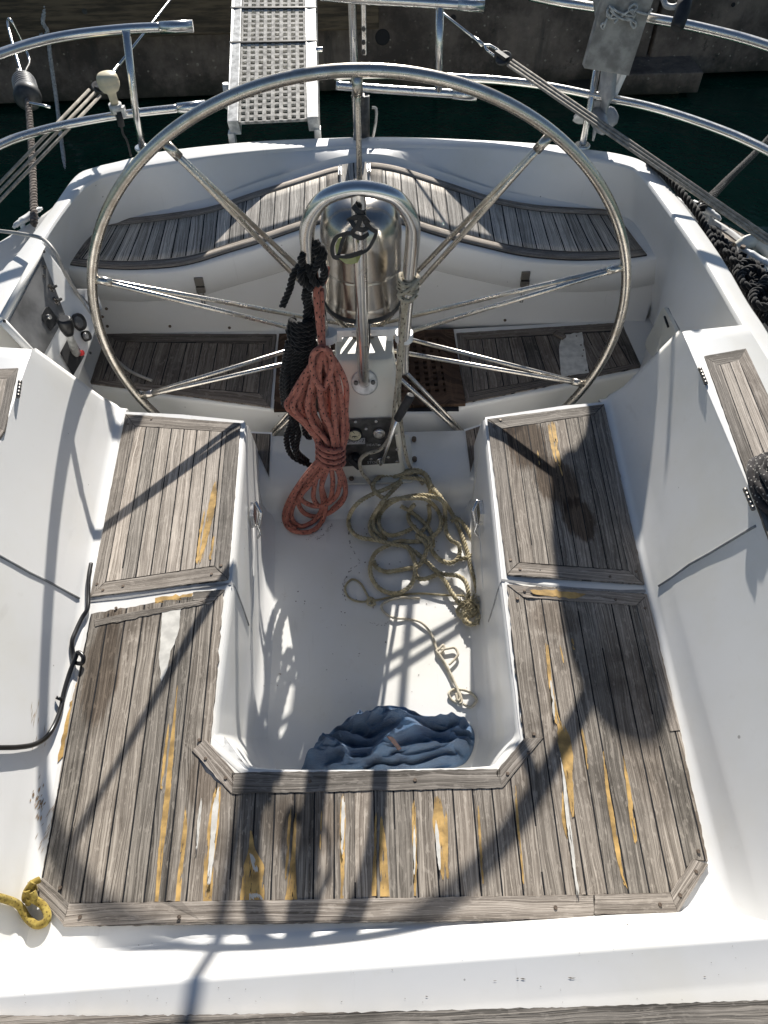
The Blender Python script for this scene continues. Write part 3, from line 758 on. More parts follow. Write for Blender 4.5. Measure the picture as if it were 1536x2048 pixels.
# brown grating in the middle of the foot board
def grating():
    a, b, c, d = (562, 672), (908, 672), (918, 822), (548, 824)
    P0, P1, P2, P3 = [lift(FB, .002)(*q) for q in (a, b, c, d)]
    mb = MB(); sheet(mb, [a, b, c, d], lift(FB, .0015), None, 70, 1, .002)
    x0, x1 = min(P0.x, P3.x), max(P1.x, P2.x); y0, y1 = P3.y, P0.y; z = ZF+.008
    def bar(xa, xb, ya, yb, zz): mb.box(((xa+xb)/2, (ya+yb)/2, zz), (xb-xa, yb-ya, .012))
    bar(x0, x1, y0, y0+.05, z); bar(x0, x1, y1-.05, y1, z); bar(x0, x0+.05, y0+.05, y1-.05, z); bar(x1-.06, x1, y0+.05, y1-.05, z)
    x = x0+.05; i = 0
    while x < x1-.07:
        bar(x, x+.016, y0+.05, y1-.05, z+.0004); x += .030
    y = y0+.05
    while y < y1-.06:
        bar(x0+.05, x1-.06, y, y+.016, z-.0025); y += .030
    mb.build('grating', ['teak_dark', 'caulk'], BOAT, bevel=.0012)
grating()

# ---- helmsman's hump seat across the stern
YW = .43
HF = [at(x, y, Y=q) for x, y, q in ((60, 515, .505), (132, 534, .502), (233, 544, .498), (300, 543, .495), (377, 536, .49), (450, 511, .482), (525, 490, .472), (590, 466, .463), (645, 449, .457), (715, 442, .455), (770, 446, .456), (800, 451, .457), (883, 480, .465), (941, 493, .472), (1045, 518, .486), (1148, 526, .495), (1252, 522, .50), (1314, 512, .503), (1380, 495, .505))]
HR = [at(x, y, Y=q) for x, y, q in ((120, 445, .745), (215, 440, .75), (320, 428, .757), (425, 413, .765), (500, 385, .775), (600, 354, .785), (690, 325, .79), (768, 322, .79), (840, 345, .787), (918, 371, .78), (978, 392, .773), (1068, 409, .764), (1150, 414, .757), (1222, 418, .75), (1320, 424, .745))]
def interp(P, x):
    if x <= P[0].x: return P[0].y, P[0].z
    for a, b in zip(P, P[1:]):
        if x <= b.x:
            t = (x-a.x)/(b.x-a.x); return lerp(a.y, b.y, t), lerp(a.z, b.z, t)
    return P[-1].y, P[-1].z
def blur(P, x): q = [interp(P, x+d) for d in (-.06, -.03, 0, .03, .06)]; return sum(v[0] for v in q)/5, sum(v[1] for v in q)/5
def hump(x): return blur(HF, x)[1]
def ypos_front(x): return blur(HF, x)[0]
def yrear(x): return blur(HR, x)[0]
def seat_pt(x, t):
    (y0, z0), (y1, z1) = blur(HF, x), blur(HR, x)
    return Vector((x, lerp(y0, y1, t), lerp(z0, z1, t)))
XL, XR = -1.07, 1.07
def helm():
    n = 90; xs_ = [lerp(XL, XR, i/n) for i in range(n+1)]
    def xa(x, t): return x*(1-.035*t*abs(x))
    mb = MB()
    rows = []
    for dy, dz in ((.085, -.50), (.012, -.128), (.010, -.122), (-.006, -.116), (-.008, -.012), (-.005, -.004), (.004, .0)):
        rows.append([Vector((x, ypos_front(x)+dy if dz > -.4 else .514, (hump(x)+dz if dz > -.4 else ZF-.01))) for x in xs_])
    for t in (.1, .3, .5, .7, .9, 1.0): rows.append([seat_pt(x, t) for x in xs_])
    for dy, dz in ((.012, .004), (.022, .018)): rows.append([seat_pt(x, 1)+Vector((0, dy, dz)) for x in xs_])
    mb.grid(rows); HS = caster(mb.build('helm_seat', 'gel', BOAT))
    # teak on the seat, two wings with a border
    for sgn, xa0, xb0 in ((-1, -1.012, -.062), (1, .045, 1.0)):
        lo, hi = (xa0, xb0)
        m = 46; mb = MB()
        def pt(x, t, h):
            e = .075*t*smooth((abs(x)-.45)/.5); q = seat_pt(x*(1-e), t); return q+Vector((0, 0, h))
        def inset(x, t):   # ends of the wings narrow
            return t
        def quadpatch(x0, x1, t0, t1, nx, nt_, h, uvf, mi):
            rows = []; uv = []
            for j in range(nt_+1):
                t = lerp(t0, t1, j/nt_); r = []
                for i in range(nx+1):
                    x = lerp(x0, x1, i/nx); p = pt(x, t, h); r.append(p); uv.append(uvf(x, t, p))
                rows.append(r)
            mb.grid(rows, mi, uv, True)
            for row in (rows[0], rows[-1]): mb.grid([row, [p-Vector((0, 0, .005)) for p in row]], mi, [(0.5, .5)]*(2*len(row)), False)
            for cidx in (0, -1):
                col = [r[cidx] for r in rows]; mb.grid([col, [p-Vector((0, 0, .005)) for p in col]], mi, [(0.5, .5)]*(2*len(col)), False)
        quadpatch(lo, hi, .03, .97, m, 2, .0035, lambda x, t, p: (p.y, 0.5), 1)
        quadpatch(lo+.045, hi-.045, .17, .84, m, 6, .005, lambda x, t, p: (p.y, (x-lo)/.052), 0)
        quadpatch(lo, hi, .035, .155, m, 2, .005, lambda x, t, p: (x, .06+.88*(t-.035)/.12+3*sgn), 2)
        quadpatch(lo, hi, .855, .965, m, 2, .005, lambda x, t, p: (x, .06+.88*(t-.855)/.11+8*sgn), 2)
        quadpatch(lo, lo+.042, .16, .85, 2, 6, .005, lambda x, t, p: (p.y, .1+(x-lo)/.055+15), 2)
        quadpatch(hi-.042, hi, .16, .85, 2, 6, .005, lambda x, t, p: (p.y, .1+(x-hi+.05)/.06+19), 2)
        o = mb.build('teak_panel', ['teak_helm', 'caulk', 'teak_rim'], BOAT)
        o['label'] = 'curved teak panel on the helm seat'
    # little hatch between the wings, hinged to the wings
    mb = MB(); rows = []; uv = []
    for j in range(5):
        t = lerp(.45, .97, j/4); r = []
        for i in range(3):
            x = lerp(-.052, .034, i/2); p = seat_pt(x, t)+Vector((0, 0, .006)); r.append(p); uv.append((p.y, (x+.06)/.05))
        rows.append(r)
    mb.grid(rows, 0, uv); mb.build('teak_infill', 'teak_helm', BOAT)
    for x in (-.058, .041):
        for t in (.84,):
            p = seat_pt(x, t)+Vector((0, 0, .010)); mb = MB(); mb.box(p, (.010, .055, .004)); mb.tube([p+Vector((0, -.03, .003)), p+Vector((0, .03, .003))], .004, 8); mb.build('seat_hinge', 'steel', BOAT)
    # curved seam line on the locker face under the lip, screws, latches
    pts = [Vector((lerp(-.86, .86, i/40), ypos_front(lerp(-.86, .86, i/40))+.012, hump(lerp(-.86, .86, i/40))-.126)) for i in range(41)]
    mb = MB(); mb.tube(pts, .0016, 6); mb.build('locker_seam', 'gap', BOAT)
    mb = MB()
    yb = YW-.003
    for x, y in ((205, 633), (213, 617), (215, 652), (340, 652), (459, 655), (1010, 640)):
        p = HS(x, y); mb = MB(); mb.disc((p.x, p.y-.001, p.z), (0, -1, 0), .0055, .003, 10); mb.build('screw', 'screw', BOAT, weld=False)
    for x, y in ((399, 565), (1050, 553)):
        p = HS(x, y)
        mb = MB(); mb.box((p.x, p.y-.004, p.z+.006), (.030, .008, .03)); mb.box((p.x+.001, p.y-.010, p.z-.022), (.030, .010, .022))
        mb.tube([(p.x-.009, p.y-.014, p.z-.02), (p.x-.006, p.y-.014, p.z-.05), (p.x+.006, p.y-.014, p.z-.05), (p.x+.009, p.y-.014, p.z-.02)], .0028, 8)
        l = mb.build('latch', 'latchsteel', BOAT, bevel=.0012)
        mb = MB(); zz = p.z-.085
        mb.tube([(p.x-.004, p.y-.008, zz+.02), (p.x-.005, p.y-.010, zz-.014), (p.x+.004, p.y-.010, zz-.014), (p.x+.005, p.y-.008, zz+.02)], .0022, 8); mb.build('latch_hook', 'latchsteel', l)
helm()

# ---- cap rail, inner topsides, side decks and hull
CO = [(-330, 1010), (-160, 760), (0, 545), (30, 512), (100, 420), (150, 352), (188, 334), (232, 323), (330, 301), (500, 283), (640, 276), (768, 273), (930, 278), (1088, 287), (1168, 297), (1243, 308), (1297, 329), (1357, 395), (1438, 506), (1496, 604), (1536, 665), (1660, 880), (1780, 1080)]
CI = [(-240, 1040), (-120, 800), (0, 620), (50, 545), (88, 474), (140, 400), (176, 366), (222, 346), (362, 321), (500, 304), (640, 294), (768, 290), (930, 293), (1070, 302), (1148, 311), (1248, 330), (1284, 350), (1332, 412), (1404, 514), (1460, 608), (1506, 690), (1610, 900), (1700, 1090)]
co = catmull([at(x, y, z=ZC) for x, y in CO], 5); ci = catmull([at(x, y, z=ZC) for x, y in CI], 5)
def hullside():
    n = len(co); mb = MB()
    def outw(i):
        a, b = co[max(0, i-1)], co[min(n-1, i+1)]; d = b-a; return Vector((-d.y, d.x, 0)).normalized()
    D = Vector
    rows = [[ci[i]+outw(i)*-.004+D((0, 0, -.008)) for i in range(n)], [ci[i]+D((0, 0, -.001)) for i in range(n)], [ci[i]+outw(i)*.006+D((0, 0, .001)) for i in range(n)],
            [co[i]-outw(i)*.006+D((0, 0, .001)) for i in range(n)], [co[i]+D((0, 0, -.002)) for i in range(n)], [co[i]+outw(i)*.004+D((0, 0, -.010)) for i in range(n)]]
    mb.grid(rows); mb.build('cap_rail', 'gel', BOAT)
    # inside face: from the cap down to the seats and the foot board
    rows = [[], [], [], []]
    for i in range(n):
        p = ci[i]; o_ = outw(i)
        if abs(p.x) < .86 and p.y > .6: ry_, rz_ = blur(HR, p.x); q = D((p.x, min(p.y-.004, ry_+.012), rz_-.02))
        else: q = D((p.x*(1+.15*smooth((p.y-.25)/.2)-.07*smooth((.34-p.y)/.2)), p.y-.012, -.5))
        rows[0].append(p+o_*-.004+D((0, 0, -.008))); rows[1].append(p.lerp(q, .25)-o_*.003); rows[2].append(p.lerp(q, .6)-o_*.002); rows[3].append(q)
    mb = MB(); mb.grid(rows); globals()['INNER'] = mb.build('inner_topside', 'gel', BOAT)
    # side deck, toe rail and hull
    mb = MB(); rows = [[], [], [], [], [], []]
    for i in range(n):
        p = co[i]; o_ = outw(i); wdt = .01+.135*smooth((.70-p.y)/.45)*smooth((abs(p.x)-.84)/.12)
        rows[0].append(p+o_*.003+D((0, 0, -.008))); rows[1].append(p+o_*.006+D((0, 0, -.08)))
        rows[2].append(p+o_*(wdt+.006)+D((0, 0, -.085))); rows[3].append(p+o_*(wdt+.012)+D((0, 0, -.05)));
        rows[4].append(p+o_*(wdt+.030)+D((0, 0, -.055))); rows[5].append(D((p.x*1.02, p.y*1.0+o_.y*(wdt-.08), -1.1))+o_*wdt)
    mb.grid(rows); mb.build('hull', 'gel', BOAT)
hullside()
# coaming tops with their teak, hinges
def coaming(side):
    hp = (lambda x, y: at(x, y, z=ZT))
    inner = topL if side < 0 else topR
    rows = [inner, [p+Vector((side*.006, 0, .003)) for p in inner], [Vector((side*lerp(.955, 1.02, i/(len(inner)-1)), p.y+.02, ZT+.002)) for i, p in enumerate(inner)], [Vector((side*lerp(.965, 1.03, i/(len(inner)-1)), p.y+.02, .05)) for i, p in enumerate(inner)]]
    mb = MB(); mb.grid(rows)
    e = [r[0] for r in rows]; mb.grid([e, [v+Vector((0, .012, -.012)) for v in e], [Vector((v.x, v.y+.06, -.2)) for v in e]])
    mb.build('coaming', 'gel', BOAT)
    if side > 0: out, inn = [(1409, 712), (1492, 697), (1640, 1010), (1545, 1095)], [(1437, 731), (1478, 720), (1600, 1010), (1560, 1060)]; hg = ((1406, 752), (1498, 998)); v0, v1 = ((1430, 700), (1560, 1060)), ((1490, 700), (1620, 1010))
    else: out, inn = [(-110, 742), (36, 736), (8, 862), (-150, 1100)], [(-90, 760), (14, 757), (-6, 850), (-130, 1080)]; hg = ((38, 778),); v0, v1 = ((-90, 750), (-170, 1080)), ((26, 745), (-40, 1000))
    mb = MB(); surf = lift(hp, .006); sheet(mb, out, lift(hp, .0046), None, 70, 1, .005)
    sheet(mb, inn, surf, fan(v0, v1, 3), 50, 0, .0012)
    for k_ in range(4):
        a, b = out[k_], out[(k_+1) % 4]; c, d = inn[(k_+1) % 4], inn[k_]
        board(mb, [a, b, c, d], surf, k_+30, mi=2)
    o = mb.build('teak_panel', ['teak_pale', 'caulk', 'teak_rim'], BOAT)
    for x, y in hg:
        p = lift(hp, .005)(x, y); d = (lift(hp, .005)(x+(1 if side > 0 else -.35)*7, y+17)-p).normalized()
        mb = MB(); mb.tube([p-d*.028, p+d*.028], .0038, 10)
        for k_ in range(-2, 3): mb.tube([p+d*(.0115*k_-.004), p+d*(.0115*k_+.004)], .0046, 10)
        mb.build('hinge', 'latchsteel', BOAT)
coaming(-1); coaming(1)
def sbpt(side, x, y, h=0.0): return (onL if side < 0 else onR)(x, y, h)
for side, px in ((-1, [(-4, 1110), (30, 1129), (60, 1146), (95, 1163), (125, 1179), (158, 1197)]), (1, [(1512, 1052), (1490, 1064), (1460, 1082), (1420, 1106), (1380, 1128), (1345, 1154), (1318, 1172)])):
    mb = MB(); mb.tube([sbpt(side, *p, .0004) for p in px], .0030, 6); mb.build('lid_seam', 'gap', BOAT)
for px in ([(466, 1170), (474, 1186), (484, 1212), (497, 1250)], [(1003, 1163), (997, 1180), (988, 1212), (978, 1243)]):
    on = caster(WELL); mb = MB(); mb.tube([on(*p, .0004) for p in px], .0026, 6); mb.build('lid_seam', 'gap', BOAT)
for px in ([(506, 1010), (508, 1100), (506, 1200), (500, 1300)], [(955, 1010), (962, 1100), (966, 1180)]):
    on = caster(WELL); mb = MB(); mb.tube([on(*p, .0004) for p in px], .0016, 6); mb.build('lid_seam', 'gel', BOAT)
# drain slots in the locker fronts: latch on each side of the well
for px, sgn in (((497, 1030), 1), ((970, 1025), -1)):
    p = at(px[0], px[1], X=-.327*1 if sgn > 0 else .317); c = p+Vector((sgn*.012, 0, 0))
    mb = MB(); mb.box(c, (.012, .05, .05)); mb.tube([c+Vector((sgn*.008, .02, .03)), c+Vector((sgn*.022, .0, .01)), c+Vector((sgn*.010, -.02, -.04))], .006, 8)
    mb.tube([c+Vector((sgn*.010, -.02, -.02)), c+Vector((sgn*.016, -.03, -.045)), c+Vector((sgn*.006, -.035, -.06))], .004, 8)
    mb.build('locker_catch', 'steel', BOAT, bevel=.001)
# oval locker hatch in the starboard quarter (flush white lid with a finger slot)
def hatch():
    on = caster(INNER)
    px = [(1297, 690), (1314, 652), (1330, 620), (1338, 622), (1356, 660), (1352, 680), (1336, 702), (1320, 722), (1312, 716)]
    P = [on(x, y, .011) for x, y in px]; P0 = [on(*[c+(v-c)*1.07 for v, c in zip(q, (1327, 670))], .0) for q in px]
    m = sum(P, Vector())/len(P); mb = MB(); ring = catmull(P, 6, True); r0 = catmull(P0, 6, True); n = len(ring)
    mb.add(ring+r0+[m], [(i, (i+1) % n, 2*n) for i in range(n)]+[(i, (i+1) % n, n+(i+1) % n, n+i) for i in range(n)], sm=False)
    o = mb.build('hatch_lid', 'cream', BOAT)
    mb = MB(); mb.tube([on(1337, 634, .013), on(1344, 654, .013)], .0035, 8); mb.build('finger_slot', 'caulk', o)
    mb = MB(); mb.tube([on(x, y, .001) for x, y in ((1325, 618), (1338, 617), (1360, 660), (1355, 684), (1322, 727))], .0022, 6); mb.build('hatch_seam', 'gap', o)
    mb = MB(); p = on(1292, 690, .001); mb.disc(p, (-1, 0, .1), .006, .003, 10); mb.build('screw', 'screw', BOAT, weld=False)
hatch()

# ================================================================== steering wheel
def wheel():
    w_ = thing('ship_wheel', 'large tarnished stainless steel steering wheel with ten paired spokes', 'steering wheel')
    TL = R_(5.75); R = .75
    ex = Vector((1, 0, 0)); eu = Vector((0, -math.sin(TL), math.cos(TL))); en = Vector((0, -math.cos(TL), -math.sin(TL)))   # en: towards the bow
    rim = [(ex*math.sin(2*math.pi*i/180)+eu*math.cos(2*math.pi*i/180))*R for i in range(180)]
    mb = MB(); mb.tube(rim, .0138, 14, True); mb.build('rim', 'steel_wheel', w_)
    for k_ in range(10):
        a = R_(36*k_+.1); d = ex*math.sin(a)+eu*math.cos(a); tn = ex*math.cos(a)-eu*math.sin(a)
        for s_ in (-1, 1):
            mb = MB(); h = .036
            mb.tube([en*(s_*h)+d*.03, en*(s_*h*.15)+d*(R-.07), en*(s_*h*.10)+d*(R-.01)], [.0068, .0066, .0064], 9); mb.build('spoke', 'steel_wheel', w_)
        mb = MB(); mb.tube([d*(R-.052), d*(R-.010)], .0115, 10); mb.build('spoke_socket', 'steel_wheel', w_)
    mb = MB(); mb.lathe([(.0, -.062), (.018, -.06), (.022, -.05), (.034, -.044), (.034, -.028), (.026, -.022), (.026, .022), (.034, .028), (.034, .044), (.022, .05), (.0, .052)], (0, 0, 0), en); mb.build('hub', 'steel_wheel', w_)
wheel()

# ================================================================== pedestal
def pedestal():
    pd = thing('steering_pedestal', 'cream steering pedestal with engine panel and domed steel compass cover', 'steering pedestal')
    def ring(y0, y1, hx, z0, z1=None, c=.0):
        z1 = z0 if z1 is None else z1; r = .018
        pts = []
        for (x, y, z, a0) in ((c-hx+r, y0+r, z0, 180), (c+hx-r, y0+r, z0, 270), (c+hx-r, y1-r, z1, 0), (c-hx+r, y1-r, z1, 90)):
            for j in range(5):
                t = R_(a0+90*j/4); pts.append(Vector((x+r*math.cos(t), y+r*math.sin(t), z)))
        return pts+[pts[0]]
    X0 = .002
    lev = [ring(-.214, -.055, .108, ZP+.004, c=X0+.01), ring(-.207, -.05, .103, -.33, c=X0+.008), ring(-.196, -.045, .093, -.12, c=X0+.004), ring(-.146, -.035, .0835, .012, c=X0), ring(-.140, -.035, .081, .022, c=X0), ring(-.134, -.035, .078, .026, c=X0)]
    mb = MB(); mb.grid(lev); mb.add(lev[-1][:-1], [tuple(range(len(lev[-1])-1))], sm=False); mb.build('column', 'cream', pd, sharp=20)
    # bolted base flange
    fl = [ring(-.237, -.03, .132, ZP+.001, c=X0+.012), ring(-.237, -.03, .132, ZP+.007, c=X0+.012)]
    mb = MB(); mb.grid(fl); mb.add(fl[1][:-1], [tuple(range(len(fl[1])-1))], sm=False); f_ = mb.build('base_flange', 'cream', pd, bevel=.001)
    for x, y in ((828, 878), (829, 918), (703, 958), (757, 957)):
        mb = MB(); p = at(x, y, z=ZP+.008); mb.disc(p, (0, 0, 1), .008, .006, 10); mb.build('bolt', 'screw', f_, weld=False)
    # two white brackets and the sunlit lid plate
    for sx in (-1, 1):
        mb = MB(); c = Vector((X0+sx*.058, -.062, .064)); mb.box(c, (.078, .012, .022)); mb.disc(c+Vector((-sx*.026, -.007, 0)), (0, -1, 0), .005, .002, 10, )
        mb.box(c+Vector((sx*.015, .01, -.025)), (.02, .008, .05)); mb.build('bracket', 'white_paint', pd, bevel=.002)
    # engine panel on the sloping front
    pp0 = Vector((X0+.006, -.2035, -.225)); nrm = Vector((0, -.21, .011)).normalized(); nrm = Vector((0, -1, .052)).normalized()
    def fp(x, y, h=0.0): return onpl(x, y, pp0+nrm*h, nrm)
    q = [(680, 840), (784, 836), (799, 926), (676, 934)]
    mb = MB(); b = [fp(*p, .001) for p in q]; t = [fp(*p, .004) for p in q]; mb.hexa(b, t); ep = mb.build('engine_panel', 'greymetal', pd)
    def dd(x, y, r, h, m, nm, h0=.004, n=22):
        mb = MB(); p = fp(x, y, h0); mb.tube([p, p+nrm*h*.8, p+nrm*h], [r, r, r*.85], n); return mb.build(nm, m, ep)
    g = dd(709, 867, .0235, .010, 'black', 'gauge'); dd(709, 867, .0205, .0115, 'dial', 'gauge_face')
    mb = MB()
    for k_ in range(9):
        a = R_(200-27.5*k_); o1 = fp(709, 867, .0162); ex = Vector((1, 0, 0)); ey = nrm.cross(ex)
        mb.box(o1+ex*math.cos(a)*.0158+ey*math.sin(a)*-.0158, (.0016, .001, .0034))
    mb.tube([fp(709, 867, .017), fp(703, 861, .017)], .0008, 6); mb.box(fp(709, 873, .016), (.012, .001, .003)); mb.build('gauge_marks', 'black', ep)
    dd(758, 864, .018, .012, 'steel', 'start_button'); dd(758, 864, .011, .015, 'steel', 'button_cap')
    for x, y in ((732, 857), (711, 843), (752, 842), (793, 869), (758, 889), (742, 917), (776, 914), (794, 898), (794, 923)): dd(x, y, .0052, .003, 'steel', 'panel_screw', n=10)
    dd(761, 921, .014, .006, 'steel', 'lever_boss')
    # label plate with printed word blocks, small engraved words
    mb = MB(); mb.hexa([fp(x, y, .0042) for x, y in ((691, 877), (730, 876), (730, 888), (692, 889))], [fp(x, y, .006) for x, y in ((691, 877), (730, 876), (730, 888), (692, 889))]); lb = mb.build('label_plate', 'greyplastic', ep)
    def text(s, x, y, hpx, mat, par, h, up_px=(0, -10), rt_px=(10, -.3)):
        cu = bpy.data.curves.new('lettering', 'FONT'); cu.body = s; cu.size = 1; cu.align_x = 'CENTER'; cu.align_y = 'CENTER'
        ob = bpy.data.objects.new('t', cu); COL.objects.link(ob); dg = bpy.context.evaluated_depsgraph_get()
        me = bpy.data.meshes.new_from_object(ob.evaluated_get(dg)); bpy.data.objects.remove(ob)
        p = fp(x, y, h); er = (fp(x+rt_px[0], y+rt_px[1], h)-p).normalized(); eu = nrm.cross(er); sc = (fp(x, y-hpx, h)-p).length*1.3
        eu = eu if eu.z > 0 else -eu
        for v in me.vertices: c = v.co.copy(); v.co = p+er*c.x*sc+eu*c.y*sc
        o_ = bpy.data.objects.new('lettering', me); me.materials.append(M[mat]); COL.objects.link(o_); o_.parent = par
    text('20-07-75', 711, 882, 8, 'black', lb, .0066)
    text('HEAT', 744, 890, 5, 'greyplastic', ep, .0046); text('STOP', 745, 925, 5, 'greyplastic', ep, .0046)
    # black key knob
    mb = MB(); p = fp(709, 914, .004); mb.tube([p, p+nrm*.02, p+nrm*.026], [.020, .018, .014], 16)
    mb.box(p+nrm*.022+Vector((0, 0, 0)), (.016, .024, .052), Matrix.Rotation(R_(-35), 3, 'Y')); mb.build('ignition_knob', 'black', ep, bevel=.002)
    # gear lever
    a = fp(761, 921, .008); b = at(795, 838, Y=-.285); c = at(822, 790, Y=-.285)
    mb = MB(); mb.tube([a, a+nrm*.016, a.lerp(b, .12)+nrm*.02, b], [.006, .006, .0055, .0052], 10); lv = mb.build('gear_lever', 'steel', pd)
    mb = MB(); d = (c-b).normalized(); mb.tube([b-d*.004, b, b.lerp(c, .3), b.lerp(c, .9), c-d*.002, c], [.008, .0115, .0125, .0125, .0115, .007], 14); mb.build('lever_grip', 'rubber', lv)
    # guard: inverted U plus a central leg to the sloping face
    yg = -.16; Rg = .0165
    hoop = [at(x, y, Y=Yv) for x, y, Yv in ((806, 742, -.185), (806, 700, -.195), (812, 620, -.23), (820, 540, -.26), (826, 470, -.285), (823, 440, -.296), (806, 410, -.305), (778, 388, -.311), (716, 377, -.314), (660, 390, -.311), (632, 414, -.305), (617, 446, -.296), (614, 480, -.285), (622, 545, -.26), (638, 620, -.23), (648, 690, -.195), (652, 742, -.185))]
    mb = MB(); mb.tube(catmull(hoop, 8), Rg, 16); mb.build('guard_rail', 'steel', pd)
    foot = onpl(729, 765, Vector((X0, -.1735, -.054)), Vector((0, -.935, .354)).normalized())
    leg = [at(716, 380, Y=-.313), at(717.5, 420, Y=-.312), at(719, 480, Y=-.304), at(722, 580, Y=-.276), at(725, 680, Y=-.234), at(727, 748, Y=-.197), foot]
    mb = MB(); mb.tube(catmull(leg, 8), Rg*.95, 16); mb.build('guard_leg', 'steel', pd)
    nn = Vector((0, -.935, .354)).normalized()
    mb = MB(); mb.disc(foot, nn, .038, .004, 28); f2 = mb.build('guard_foot', 'alu', pd, weld=False)
    for dx, dz in ((-.024, .0), (.024, .0)):
        mb = MB(); mb.disc(foot+Vector((dx, -.006, .004)), nn, .0065, .0025, 10); mb.build('foot_screw', 'greymetal', f2, weld=False)
    for x, Y_ in ((656, -.085), (808, -.085)):    # clamps from the column to the hoop legs
        p = at(x, 672, Y=-.198); mb = MB(); mb.tube([p+Vector((0, 0, -.012)), p+Vector((0, 0, .012))], .024, 18); mb.build('guard_clamp', 'white_paint', pd, bevel=.001)
    # domed compass cover on its dark seat
    cc = Vector((.000, -.132, 0)); zb = .150; r = .098
    base = at(722, 640, Y=cc.y-r).z
    mb = MB(); zt = at(720, 388, Y=cc.y).z-.004
    prof = [(r, base), (r+.001, base+.02), (r, base+.022), (r, base+.026), (r, base+.06), (r, base+.095), (r, base+.098), (r-.0012, base+.100), (r-.0012, base+.102), (r, base+.104), (r, base+.107), (r, base+.13), (r, zt-.094), (r, zt-.090), (r*.985, zt-.070), (r*.93, zt-.045), (r*.82, zt-.024), (r*.62, zt-.008), (r*.35, zt-.001), (0.0005, zt)]
    mb.lathe(prof, cc, n=48); mb.build('compass_cover', 'steel_cover', pd)
    mb = MB(); mb.lathe([(r*.3, base-.03), (r*.55, base-.022), (r*1.0, base-.014), (r*1.03, base-.002), (r*.98, base+.001)], cc, n=40); mb.build('cover_seat', 'rubber', pd)
    mb = MB(); mb.lathe([(r*.20, .02), (r*.20, base-.02)], cc+Vector((0, .07, 0)), n=20); mb.build('cover_post', 'rubber', pd)
pedestal()

# ================================================================== engine control panel in the port quarter
def controls():
    a, b = at(86, 494, z=.175), at(4, 640, z=.175); d = at(197, 645, z=-.08)
    n_ = (b-a).cross(d-a).normalized()
    if n_.x < 0: n_ = -n_
    def P(x, y, h=0.0): return onpl(x, y, a+n_*h, n_)
    def slab(px, h0, h1, m, nm, par, bevel=.002):
        mb = MB(); lo = [P(x, y, h0) for x, y in px]; hi = [P(x, y, h1) for x, y in px]; n = len(px)
        mb.add(lo+hi, [tuple(range(n))[::-1], tuple(range(n, 2*n))]+[(i, (i+1) % n, n+(i+1) % n, n+i) for i in range(n)], sm=False)
        return mb.build(nm, m, par, bevel=bevel)
    out = [(86, 490), (198, 640), (152, 772), (112, 757), (2, 642)]
    o = slab(out, -.16, .0, 'gel', 'engine_controls', BOAT, .006); o['label'] = 'engine control box with black lever and clear cover'
    mb = MB(); ring_ = [P(x, y, .004) for x, y in [(88, 500), (100, 515), (190, 640), (198, 640), (86, 490), (2, 642), (112, 757), (116, 748), (12, 641), (84, 505)]]
    for p, q in (((84, 494), (3, 641)), ((3, 641), (110, 754))): mb.tube([P(*p, .003), P(*q, .003)], .010, 10)
    mb.build('cover_frame', 'gel', o)
    slab([(86, 512), (120, 602), (140, 655), (126, 640), (88, 708), (72, 712), (18, 644)], .002, .005, 'smoke', 'clear_cover', o, .001)
    slab([(92, 614), (98, 613), (118, 640), (102, 662), (85, 640), (84, 628)], .005, .008, 'black', 'switch_plate', o, .001)
    mb = MB(); mb.disc(P(98, 634, .010), n_, .008, .004, 12); mb.build('key_switch', 'steel', o, weld=False)
    slab([(140, 668), (169, 712), (146, 752), (120, 706)], .002, .006, 'caulk', 'lever_slot', o, .001)
    a1, a2 = P(152, 706, .006), P(138, 668, .075); a3 = P(129, 640, .095)
    mb = MB(); mb.tube([a1, a1.lerp(a2, .9), a2], [.013, .010, .009], 10); lv = mb.build('throttle_lever', 'alu', o)
    mb = MB(); mb.tube([a2, a2.lerp(a3, .4), a3, a3+(a3-a2).normalized()*.006], [.013, .019, .021, .014], 14); mb.build('lever_knob', 'black', o)
    mb = MB(); mb.disc(P(163, 706, .014), n_, .008, .006, 12); mb.build('red_button', 'red', o, weld=False)
    for x, y, r in ((158, 644, .026), (172, 672, .016)):
        mb = MB(); mb.disc(P(x, y, .006), n_, r, .010, 22); k_ = mb.build('gauge', 'black', o, weld=False)
        mb = MB(); mb.disc(P(x, y, .014), n_, r*.68, .003, 20); mb.build('gauge_glass', 'smoke', k_, weld=False)
    for x, y in ((102, 576), (112, 602)):
        mb = MB(); mb.disc(P(x, y, .004), n_, .011, .003, 14); mb.tube([P(x-5, y-6, .008), P(x+2, y, .009), P(x+10, y-4, .008)], .0045, 8); mb.tube([P(x+2, y, .008), P(x+6, y+7, .008)], .004, 8); mb.build('switch_knob', 'latchsteel', o, weld=False)
    for x, y in ((89, 534), (88, 552)):
        mb = MB(); mb.disc(P(x, y, .006), n_, .005, .003, 12); mb.build('pilot_lamp', 'latchsteel', o, weld=False)
    for x, y in ((9, 642), (88, 503), (181, 706)):
        mb = MB(); mb.disc(P(x, y, .012 if x < 100 else .003), n_, .0042, .002, 10); mb.build('screw', 'caulk', o, weld=False)
    # low black outlet below the box
    mb = MB(); mb.disc(P(103, 741, .003), n_, .024, .008, 20); mb.build('drain_outlet', 'black', o, weld=False)
    slab([(150, 578), (192, 578), (205, 618), (196, 625)], -.03, -.02, 'greyplastic', 'side_plate', o, .001)
controls()

